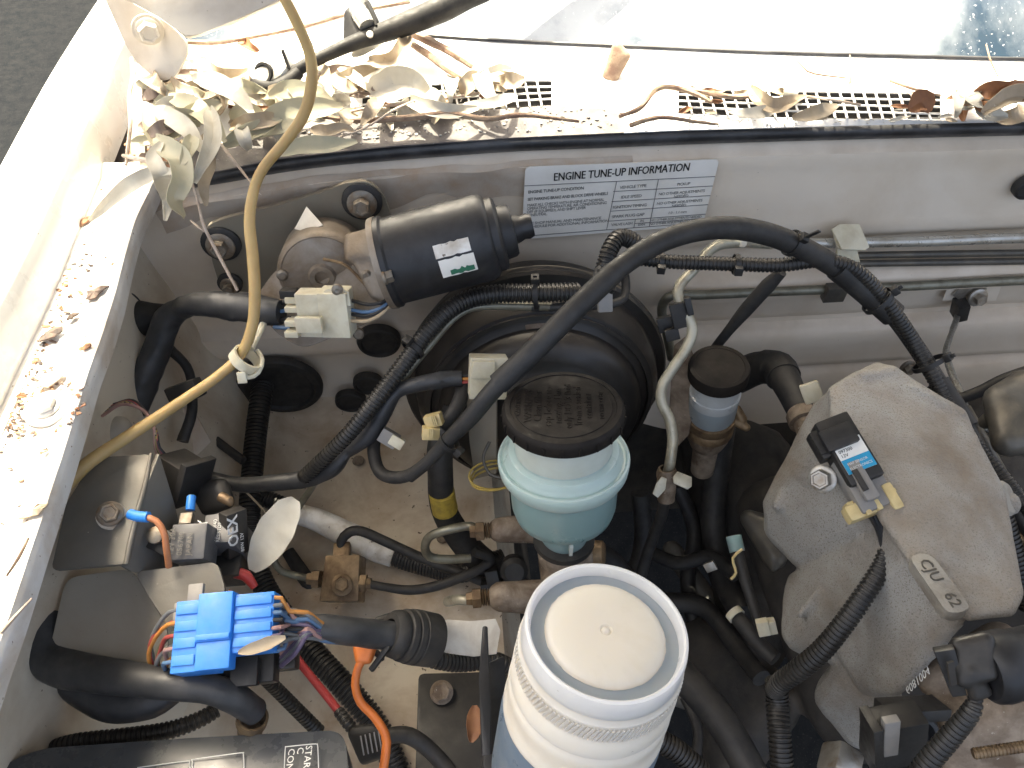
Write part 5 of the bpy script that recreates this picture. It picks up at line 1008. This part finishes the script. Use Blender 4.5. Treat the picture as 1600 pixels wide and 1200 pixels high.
cast('strut_mount', [[(45, 1110, .58, 22), (60, 1140, .57, 20), (20, 1160, .56, 30)]], 'rubber_black', None, .003, 3, label='black rubber mount at the lower left under the fender', cat='mount')
bolt('mount_bolt', (56, 1133, .545), FR + UP * .6 + RT * .5, .009, .010, 'bolt_dirty', None, 1.4, label='dull hex bolt on the rubber mount at lower left', cat='bolt')
# ================================================================== FUSE BOX
fb = thing('fuse_box', 'black fuse box lid with white STARTER C CONN print at the bottom left', 'fuse box', (300, 1230, .50))
fp = [(80, 1176, .515), (300, 1153, .515), (515, 1136, .515), (532, 1142, .513), (540, 1160, .51), (550, 1260, .485), (-40, 1300, .47), (-60, 1230, .49), (40, 1185, .51)]
slab('lid', rpoly(fp, .006), .03, 'fuse_box', fb, .005, 4)
fA, fx, fy, _, _ = frame((440, 1200, .498), (520, 1192, .498), (440, 1180, .504)); fn = fx.cross(fy); fn = fn if fn.dot(CAM - fA) > 0 else -fn
def fl(*pts): tube('printed_line', [W(p) + fn * .0006 for p in pts], .75, 'white_ink', fb, seg=5, step=.002)
fl((443, 1230, .492), (446, 1172, .5045), (447, 1168, .5055), (450, 1167, .5057), (490, 1163, .506), (495, 1164, .5057), (497, 1168, .505), (499, 1230, .491))
fl((215, 1200, .500), (290, 1190, .5025), (296, 1190, .5025), (297, 1196, .501), (299, 1230, .493)); fl((300, 1230, .493), (302, 1192, .502), (306, 1187, .503), (375, 1177, .5045), (380, 1178, .5043), (381, 1184, .503), (383, 1230, .492))
for s, x0, y0 in (('STARTER', 479, 1166), ('C', 466, 1169), ('CONN', 452, 1171)):
    text('printed_word', s, W((x0, y0, .5052)) + fn * .0011, -fy, fx, .0062, 'white_ink', fb, ext=.00008)
# ================================================================== BATTERY TRAY BRACKET
bt = thing('tray_bracket', 'dark steel bracket plate with an upright fin left of the jar', 'bracket', (720, 1200, .66))
slab('base_plate', rpoly([(654, 1052, .715), (795, 1050, .72), (800, 1240, .65), (648, 1240, .65)], .005), .004, 'plastic_black', bt, .001)
bolt('plate_bolt', (690, 1082, .70), UP + FR * .2, .0085, .006, 'cast_brown', bt, 1.25)
slab('upright_fin', [(754, 978, .555), (762, 978, .555), (767, 1110, .525), (768, 1180, .51), (752, 1182, .51), (748, 1060, .535)], .012, 'motor_black', bt, .0015, n=(CAM - W((760, 1080, .53))).normalized())
slab('fin_face', [(766, 1035, .56), (788, 1025, .57), (796, 1185, .54), (766, 1182, .535)], .004, 'plastic_black', bt, .001)
slab('fin_foot', [(755, 1178, .53), (792, 1178, .535), (795, 1240, .52), (755, 1240, .52)], .01, 'motor_black', bt, .002)
tube('battery_cable', [(600, 1150, .62), (640, 1150, .62), (680, 1180, .62), (720, 1230, .61)], [12, 13, 13, 13], 'rubber_black', None, label='black battery cable crossing the dark bracket plate at the bottom', cat='cable')
for q, s in (((560, 720), 6), ((692, 840), 6)):
    lathe('drain_plug', (q[0], q[1], 'z', -.748), UP, [(.007, 0), (.006, .002), (.003, .0025), (0, .001)], 'cast_brown', None, seg=16, label='small brown plug in the wheel housing, %s' % ('below the booster loop tube' if q[0] == 560 else 'beside the hooked brake pipe'), cat='plug')
# ================================================================== LEAVES, TWIGS AND LITTER
ZC = -.372
def z(p, dz=0): return (p[0], p[1], 'z', ZC + dz)
LV = [
 ('leaf_tan', [z((262, 92), .012), z((255, 118), .008), z((268, 136), .01), z((285, 146), .01), z((318, 153), .012), z((342, 150), .014), z((350, 168), .01)], 12, 'tan curled leaf twisting below the hinge bracket', .5, 1.6),
 ('leaf_sage', [z((228, 172), .01), z((236, 195), .008), z((250, 225), .01), z((268, 252), .008)], 12, 'sage leaf standing leftmost in the corner pile', .7, -.6),
 ('leaf_sage', [z((345, 160), .012), z((310, 178), .012), z((278, 198), .012), z((248, 214), .012)], 16, 'broad grey green leaf lying across the middle of the corner pile', .4, .4),
 ('leaf_sage', [z((243, 214), .016), z((262, 232), .02), z((280, 250), .024), z((283, 282), .02), z((272, 312), .012), z((288, 340), -.01)], 17, 'long sage leaf hanging over the seal onto the firewall', .5, 1.2),
 ('leaf_pale', [z((328, 168), .02), z((333, 195), .022), z((330, 225), .022), z((312, 262), .02), z((304, 286), .01)], 12, 'pale folded leaf pointing down at the seal', .8, .9),
 ('leaf_pale', [z((276, 268), .022), z((240, 272), .012), z((205, 288), .006), z((170, 316), -.012), z((140, 345), -.028)], 11, 'long pale leaf stretching from the pile onto the fender ledge', .4, .5),
 ('leaf_sage', [z((300, 212), .022), z((298, 232), .024), z((285, 262), .022)], 11, 'short sage leaf tucked in front of the corner pile', .6, -.8),
 ('leaf_sage', [z((350, 228), .008), z((378, 212), .012), z((405, 202), .012), z((440, 186), .01)], 12, 'grey green leaf left of the amber hose', .5, .5),
 ('leaf_sage', [z((385, 212), .006), z((430, 190), .01), z((480, 172), .012), z((535, 166), .006)], 20, 'largest grey green leaf passing under the amber hose', .3, .3),
 ('leaf_sage', [z((425, 240), .004), z((470, 228), .008), z((515, 226), .008), z((558, 221), .003)], 13, 'grey green leaf lying right behind the seal', .25, .2),
 ('leaf_pale', [z((578, 146), .008), z((600, 138), .014), z((635, 132), .014), z((672, 150), .006)], 24, 'broad sun bleached leaf in the middle of the cowl', .5, .3),
 ('leaf_pale', [z((630, 152), .006), z((665, 168), .01), z((705, 176), .01), z((752, 168), .006)], 12, 'bleached leaf lying below the broad one on the grille', .5, .5),
 ('leaf_pale', [z((748, 98), .012), z((752, 120), .014), z((762, 148), .012), z((790, 170), .006)], 13, 'bleached leaf over the left grille end', .5, 1.0),
 ('leaf_tan', [z((576, 93), .01), z((595, 98), .012), z((618, 92), .016), z((632, 72), .018), z((638, 54), .016)], 11, 'tan boat shaped leaf under the wiper arm', .9, .4),
 ('leaf_pale', [z((550, 88), .008), z((570, 76), .01), z((598, 66), .01)], 8, 'narrow pale leaf tucked against the wiper arm', .4, .3),
 ('leaf_tan', [z((486, 202), .006), z((510, 206), .01), z((535, 200), .01), z((552, 204), .006)], 9, 'small tan leaf right of the amber hose', .6, .4),
 ('leaf_tan', [z((498, 104), .006), z((505, 122), .008), z((516, 138), .004)], 13, 'tan leaf tip beside the wiper pivot', .5, .3),
 ('leaf_tan', [z((312, 92), .008), z((325, 112), .012), z((345, 122), .012), z((372, 118), .008), z((396, 108), .006)], 12, 'tan curled leaf left of the wiper pivot', .8, .7),
 ('leaf_tan', [z((1172, 136), .006), z((1190, 158), .008), z((1215, 168), .008), z((1262, 150), .006)], 11, 'cream leaf curled on the right grille', .8, 1.0),
 ('leaf_brown', [z((1420, 172), .012), z((1440, 160), .016), z((1452, 176), .01)], 16, 'small orange brown leaf at the end of the right grille', .6, .8),
 ('leaf_brown', [z((1522, 150), .01), z((1545, 142), .02), z((1575, 148), .018), z((1625, 140), .01)], 16, 'red brown leaf at the right edge of the cowl', .7, .6),
 ('leaf_tan', [z((1535, 178), .01), z((1560, 162), .018), z((1590, 150), .02), z((1640, 158), .01)], 14, 'brown tan leaf lowest at the right edge of the cowl', .7, -.6),
 ('leaf_pale', [z((1530, 160), .008), z((1545, 178), .01), z((1575, 182), .008)], 12, 'pale broken leaf at the right edge of the cowl', .6, .4),
 ('leaf_brown', [z((376, 64), .006), z((390, 74), .01), z((406, 82), .006)], 8, 'small orange leaf behind the wiper pivot', .7, .4),
 ('leaf_pale', [(462, 780, .575), (448, 800, .572), (430, 830, .568), (412, 862, .566), (394, 892, .566)], 27, 'pale oval leaf with a torn tip resting beside the relays', .12, .15),
 ('leaf_tan', [(446, 996, .475), (428, 1002, .474), (400, 1012, .474), (372, 1020, .476)], 9, 'small white and orange leaf lying on the blue connector', .4, .2),
 ('leaf_brown', [(742, 1102, .56), (742, 1130, .555), (736, 1160, .55)], 12, 'orange brown leaf scrap leaning on the upright fin', .5, .5),
]
LV += [
 ('leaf_sage', [z((262, 150), .014), z((300, 165), .018), z((330, 190), .018), z((352, 222), .012)], 15, 'flat grey green leaf crossing the heap towards the seal', .15, .3),
 ('leaf_pale', [z((238, 170), .016), z((262, 180), .02), z((295, 205), .02), z((318, 240), .014)], 14, 'flat pale leaf across the front of the corner heap', .15, .3),
 ('leaf_pale', [z((300, 120), .014), z((335, 128), .018), z((372, 150), .016), z((395, 178), .01)], 15, 'flat pale leaf below the wiper pivot, reaching the amber hose', .15, .3),
 ('leaf_sage', [z((420, 150), .01), z((450, 140), .014), z((490, 145), .012), z((520, 158), .008)], 14, 'flat grey green leaf right below the wiper pivot', .15, .3),
 ('leaf_pale', [z((252, 222), .02), z((240, 246), .02), z((252, 275), .016), (262, 312, .605), (258, 345, .60)], 12, 'pale leaf drooping leftmost over the seal end', .3, .5),
 ('leaf_tan', [z((322, 228), .018), z((326, 254), .016), (318, 290, .60), (322, 322, .60)], 10, 'narrow tan leaf drooping over the seal beside the hanging twig', .3, .5),
]
for m_, pts, wp, lb, cu, tw in LV: leaf('dry_leaf', pts, wp * 1.22, m_, lb, 'dry gum leaves', cu, tw)
# bark chunk standing on the cowl
cast('bark_piece', [[(950, 118, .70, 9), (965, 75, .69, 10), (978, 88, .69, 8), (958, 125, .70, 7)]], 'twig_brown', None, .0018, 1, .0022, label='standing piece of pale flaking bark on the cowl', cat='bark')
# twigs
TW = [
 ([z((286, 66), .02), z((340, 66), .015), z((410, 55), .01), z((480, 40), .01), z((560, 18), .012), z((640, 2), .015)], [4, 4, 3.5, 4, 3, 3], 'twig_brown', 'long brown twig lying behind the wiper pivot'),
 ([z((636, 50), .01), z((670, 64), .01), z((705, 82), .01), z((740, 104), .01), z((765, 128), .006)], [6, 7, 6, 5, 4], 'twig_brown', 'thick brown twig, upper of the pair below the wiper arm'),
 ([z((640, 66), .008), z((668, 84), .008), z((700, 108), .008), z((740, 132), .006)], [5, 6, 6, 4], 'twig_brown', 'thick brown twig, lower of the pair below the wiper arm'),
 ([z((500, 182), .004), z((560, 188), .006), z((640, 184), .006), z((700, 178), .008), z((760, 186), .006), z((820, 180), .006), z((905, 190), .004)], [3, 4, 5, 5, 4, 4, 2], 'twig_brown', 'brown shredded bark strip along the front of the left grille'),
 ([z((540, 176), .004), z((590, 166), .006), z((640, 162), .006), z((720, 150), .006), z((770, 140), .006)], [2, 2, 2.5, 2, 1.5], 'twig_pale', 'thin pale twig crossing the left grille'),
 ([z((532, 214), .004), z((570, 200), .008), z((615, 172), .012), z((660, 152), .008)], [1.4, 1.6, 1.6, 1.2], 'twig_pale', 'thin pale stalk curving over the bark strip'),
 ([z((968, 182), .004), z((1000, 168), .006), z((1025, 140), .008), z((1050, 136), .01), z((1085, 146), .008), z((1112, 160), .006)], [3, 4, 4.5, 4.5, 4, 3], 'twig_brown', 'kinked brown twig at the left end of the right grille'),
 ([z((984, 196), .003), z((1015, 186), .006), z((1045, 184), .006), z((1085, 190), .005), z((1122, 194), .003)], [4, 3.5, 3, 3, 2], 'twig_brown', 'brown twig lying close behind the seal'),
 ([z((1062, 138), .006), z((1110, 146), .007), z((1150, 152), .007), z((1178, 150), .005)], [3, 4, 4, 3], 'twig_brown', 'brown twig along the back of the right grille'),
 ([z((1240, 88), .01), z((1256, 106), .008), z((1272, 115), .006), z((1325, 122), .006)], [1.2, 1.4, 1.6, 1.2], 'twig_brown', 'thin bent twig behind the right grille'),
 ([z((1328, 86), .012), z((1330, 110), .006), z((1328, 130), .004)], [1.2, 1.4, 1.6], 'twig_brown', 'thin upright twig behind the right grille'),
 ([z((1541, 70), .016), z((1548, 95), .012), z((1560, 120), .006)], [1.2, 1.4, 1.2], 'twig_brown', 'thin twig standing near the right edge'),
 ([z((1390, 126), .006), z((1425, 138), .008), z((1470, 150), .006)], [2, 2.5, 1.5], 'twig_brown', 'slender twig across the end of the right grille'),
 ([z((1255, 150), .004), z((1300, 156), .006), z((1345, 164), .004)], [2, 2.5, 2], 'twig_pale', 'pale twig lying in the middle of the right grille'),
 ([z((206, 92), .01), z((208, 120), .01), z((202, 150), .01), z((204, 190), .01), z((200, 230), .004), z((197, 258), .0)], [3.5, 3.5, 3, 3, 3, 2.5], 'twig_pale', 'pale twig standing upright in the gutter by the fender'),
 ([z((192, 243), .006), z((225, 250), .012), z((262, 255), .012)], [2.5, 4, 2.5], 'twig_pale', 'short pale twig lying at the gutter corner'),
 ([z((300, 284), .004), (310, 318, .60), (318, 352, .605), (338, 392, .615), (371, 454, .625)], [2, 2, 2.4, 2.8, 2.4], 'twig_pale', 'thin pale twig hanging down in front of the mounting bracket'),
 ([z((298, 345), -.03), (310, 355, .605), (320, 362, .607)], [1.5, 2, 1.5], 'twig_pale', 'short side stalk joining the hanging pale twig'),
 ([z((340, 218), .01), z((358, 242), .01), (374, 262, .60), (394, 288, .60)], [2, 2.4, 2.2, 1.6], 'twig_pale', 'pale stalk reaching from the pile to the amber hose'),
 ([(0, 990, .40), (25, 962, .41), (50, 935, .415)], [3, 2.5, 1.5], 'twig_pale', 'pale straw lying on the lower fender ledge'),
 ([(10, 900, .422), (30, 870, .428), (45, 840, .435)], [2, 3, 2], 'twig_brown', 'dark reddish stalk on the lower fender ledge'),
]
for pts, r, m_, lb in TW: tube('twig', pts, r, m_, None, seg=8, rough=.25, label=lb, cat='twig', group='twigs on the car')
CW = {'leaf_mauve': 'grey brown', 'leaf_tan': 'tan', 'leaf_sage': 'grey green', 'leaf_brown': 'red brown', 'leaf_pale': 'bleached cream'}
# litter: small leaves heaped in the corner, told apart by nothing
random.seed(5)
for i in range(42):
    px = random.uniform(222, 400); py = random.uniform(110, 262) if px < 345 else random.uniform(120, 235); a = random.uniform(0, 6.28); l = random.uniform(9, 22)
    if py > 290 - (px - 220) * .2: continue
    dz = random.uniform(-.035, .003); mm = ('leaf_mauve', 'leaf_tan', 'leaf_mauve', 'leaf_sage', 'leaf_brown')[i % 5]
    leaf('litter_leaf', [z((px - l * math.cos(a), py - l * math.sin(a) * .6), dz), z((px, py), dz + .006 * random.random()), z((px + l * math.cos(a), py + l * math.sin(a) * .6), dz)], random.uniform(5, 10), mm, 'small curled %s leaf low in the heap in the cowl corner' % CW[mm], 'small leaves in the corner heap', random.uniform(.2, .9), random.uniform(-1.5, 1.5))
for i in range(46):
    px = random.choice((random.uniform(400, 570), random.uniform(560, 780), random.uniform(1070, 1300), random.uniform(1400, 1600))); v = random.uniform(1.0, 2.1)
    py = crow(px, v); a = random.uniform(-.6, .6); l = random.uniform(8, 20); mm = ('leaf_mauve', 'leaf_tan', 'leaf_pale', 'leaf_brown')[i % 4]; wh = 'left of' if px < 950 else 'right of'
    leaf('litter_leaf', [z((px - l * math.cos(a), py - l * math.sin(a) * .5)), z((px, py), .006 * random.random()), z((px + l * math.cos(a), py + l * math.sin(a) * .5))], random.uniform(2.5, 6), mm, 'small %s leaf fragment on the cowl %s the standing bark' % (CW[mm], wh), 'leaf fragments on the cowl', random.uniform(.2, .9), random.uniform(-1.5, 1.5))
def medium(n, x0, x1, y0, y1, where, mats):
    for i in range(n):
        px = random.uniform(x0, x1); py = random.uniform(y0, y1); a = random.uniform(0, 6.28); l = random.uniform(28, 50); dz = random.uniform(-.008, .012); mm = mats[i % len(mats)]
        c_, s_ = math.cos(a), math.sin(a) * .55; b_ = random.uniform(-9, 9)
        leaf('fallen_leaf', [z((px - l * c_, py - l * s_), dz - .004), z((px - l * .35 * c_ - b_ * s_, py - l * .35 * s_ + b_ * c_), dz + .010 * random.random()), z((px + l * .35 * c_ - b_ * s_, py + l * .35 * s_ + b_ * c_), dz + .010 * random.random()), z((px + l * c_, py + l * s_), dz)], random.uniform(10, 17), mm, 'medium %s leaf heaped %s' % (CW[mm], where), 'medium leaves in the cowl heap', random.uniform(.1, .6), random.uniform(-1.1, 1.1), cat='leaf')
medium(26, 240, 350, 105, 205, 'between the hinge bracket and the amber hose', ('leaf_tan', 'leaf_pale', 'leaf_sage', 'leaf_mauve', 'leaf_pale'))
medium(14, 345, 450, 135, 215, 'right behind the amber hose', ('leaf_pale', 'leaf_sage', 'leaf_tan'))
medium(14, 490, 640, 105, 185, 'between the amber hose and the left grille', ('leaf_pale', 'leaf_tan', 'leaf_pale', 'leaf_mauve'))
medium(7, 640, 790, 120, 180, 'on the left grille', ('leaf_pale', 'leaf_tan'))
medium(3, 1150, 1300, 135, 180, 'on the right grille', ('leaf_pale', 'leaf_tan'))
medium(6, 1480, 1610, 140, 180, 'at the right end of the cowl', ('leaf_brown', 'leaf_tan', 'leaf_pale'))
def flakes(name, places, mat, label, smin, smax):
    bm = bmesh.new()
    for p in places:
        s = random.uniform(smin, smax); n = (UP + V((random.gauss(0, .35), random.gauss(0, .35), 0))).normalized(); u, v, n = basis(n)
        k = random.randint(4, 6); a0 = random.random() * 6; pts = [p + (u * math.cos(a0 + 6.283 * i / k) * s * random.uniform(.4, 1.2) + v * math.sin(a0 + 6.283 * i / k) * s * random.uniform(.25, .7)) + n * random.uniform(0, s * .35) for i in range(k)]
        tv = [bm.verts.new(q + UP * .0004) for q in pts]; bv = [bm.verts.new(q - UP * .0003) for q in pts]
        bm.faces.new(tv); bm.faces.new(bv[::-1])
        for i in range(k): bm.faces.new((tv[i], bv[i], bv[(i + 1) % k], tv[(i + 1) % k]))
    fin(name, bm, mat, None, smooth=False, label=label, cat='litter', kind='stuff')
def onledge(n, spread):
    out = []; cl = [random.uniform(.06, .54) for _ in range(14)]
    for _ in range(n):
        y = random.choice(cl) + random.gauss(0, .012) if random.random() < .65 else random.uniform(.06, .56)
        x = -.306 + abs(random.gauss(0, spread)) if random.random() < .86 else random.uniform(-.304, -.268)
        out.append(C(min(x, -.267), y, -.4105))
    return out
bo_ = [W((75, 640, 'z', -.41)) + V((math.cos(a) * .018 * random.uniform(.9, 1.3), math.sin(a) * .018 * random.uniform(.9, 1.3), 0)) for a in [random.random() * 6.28 for _ in range(60)]]
flakes('leaf_crumbs', onledge(85, .006) + bo_[:35], 'flake_brown', 'brown crumbled leaf scattered along the fender ledge', .0010, .0036)
flakes('soil_crumbs', onledge(150, .007) + bo_[35:], 'flake_dark', 'dark soil and bark crumbs along the fender ledge', .0007, .0028)
flakes('pale_crumbs', onledge(150, .006) + [cw(random.uniform(430, 975), random.uniform(.15, 1.0), .0005) for _ in range(170)] + [cw(random.uniform(975, 1700), random.uniform(.2, .9), .0005) for _ in range(60)] + [cw(random.uniform(400, 800), random.uniform(1, 2.5), .001) for _ in range(60)], 'crumb', 'pale crumbs of bark scattered over cowl strip and fender ledge', .0006, .0024)
flakes('heap_crumbs', [W((random.uniform(200, 330), random.uniform(140, 285), 'z', -.415)) for _ in range(160)], 'flake_brown', 'dark leaf mould at the bottom of the gutter corner', .0015, .005)
BK = (((150, 460), 20, 'flake_dark', 'larger dark bark flake with an orange end high on the fender ledge'), ((113, 497), 11, 'flake_dark', 'dark diamond shaped bark flake alone on the white ledge'), ((80, 525), 22, 'flake_dark', 'big dark broken flake against the fender face'), ((135, 545), 10, 'flake_brown', 'brown flake near the edge of the ledge halfway down'), ((80, 596), 26, 'twig_pale', 'tan flat flake right above the big washer bolt'), ((128, 350), 15, 'flake_brown', 'orange brown flake beneath the long pale leaf'), ((55, 800), 24, 'leaf_tan', 'long splintered orange wood chip low on the ledge'), ((70, 708), 9, 'leaf_tan', 'small orange chip below the big washer bolt'))
for (a, b), s, m_, lb in BK:
    p0, p1 = W((a - s, b + s * .55, 'z', -.4095)), W((a + s, b - s * .55, 'z', -.4095)); x_ = p1 - p0; y_ = UP.cross(x_) * .45; bm = bmesh.new()
    ring = [(p0 + p1) / 2 + x_ * .5 * math.cos(k * 6.283 / 13) * random.uniform(.55, 1.1) + y_ * .5 * math.sin(k * 6.283 / 13) * random.uniform(.5, 1.25) + UP * random.uniform(0, .0025) for k in range(13)]
    tv = [bm.verts.new(p + UP * .0012) for p in ring]; bv = [bm.verts.new(p) for p in ring]; c1 = bm.verts.new((p0 + p1) / 2 + UP * .0035); c2 = bm.verts.new((p0 + p1) / 2)
    for k in range(13):
        j = (k + 1) % 13; bm.faces.new((tv[k], tv[j], c1)); bm.faces.new((bv[j], bv[k], c2)); bm.faces.new((tv[k], bv[k], bv[j], tv[j]))
    fin('bark_flake', bm, m_, None, smooth=False, label=lb, cat='bark flake', group='bark flakes on the fender ledge')
flush()
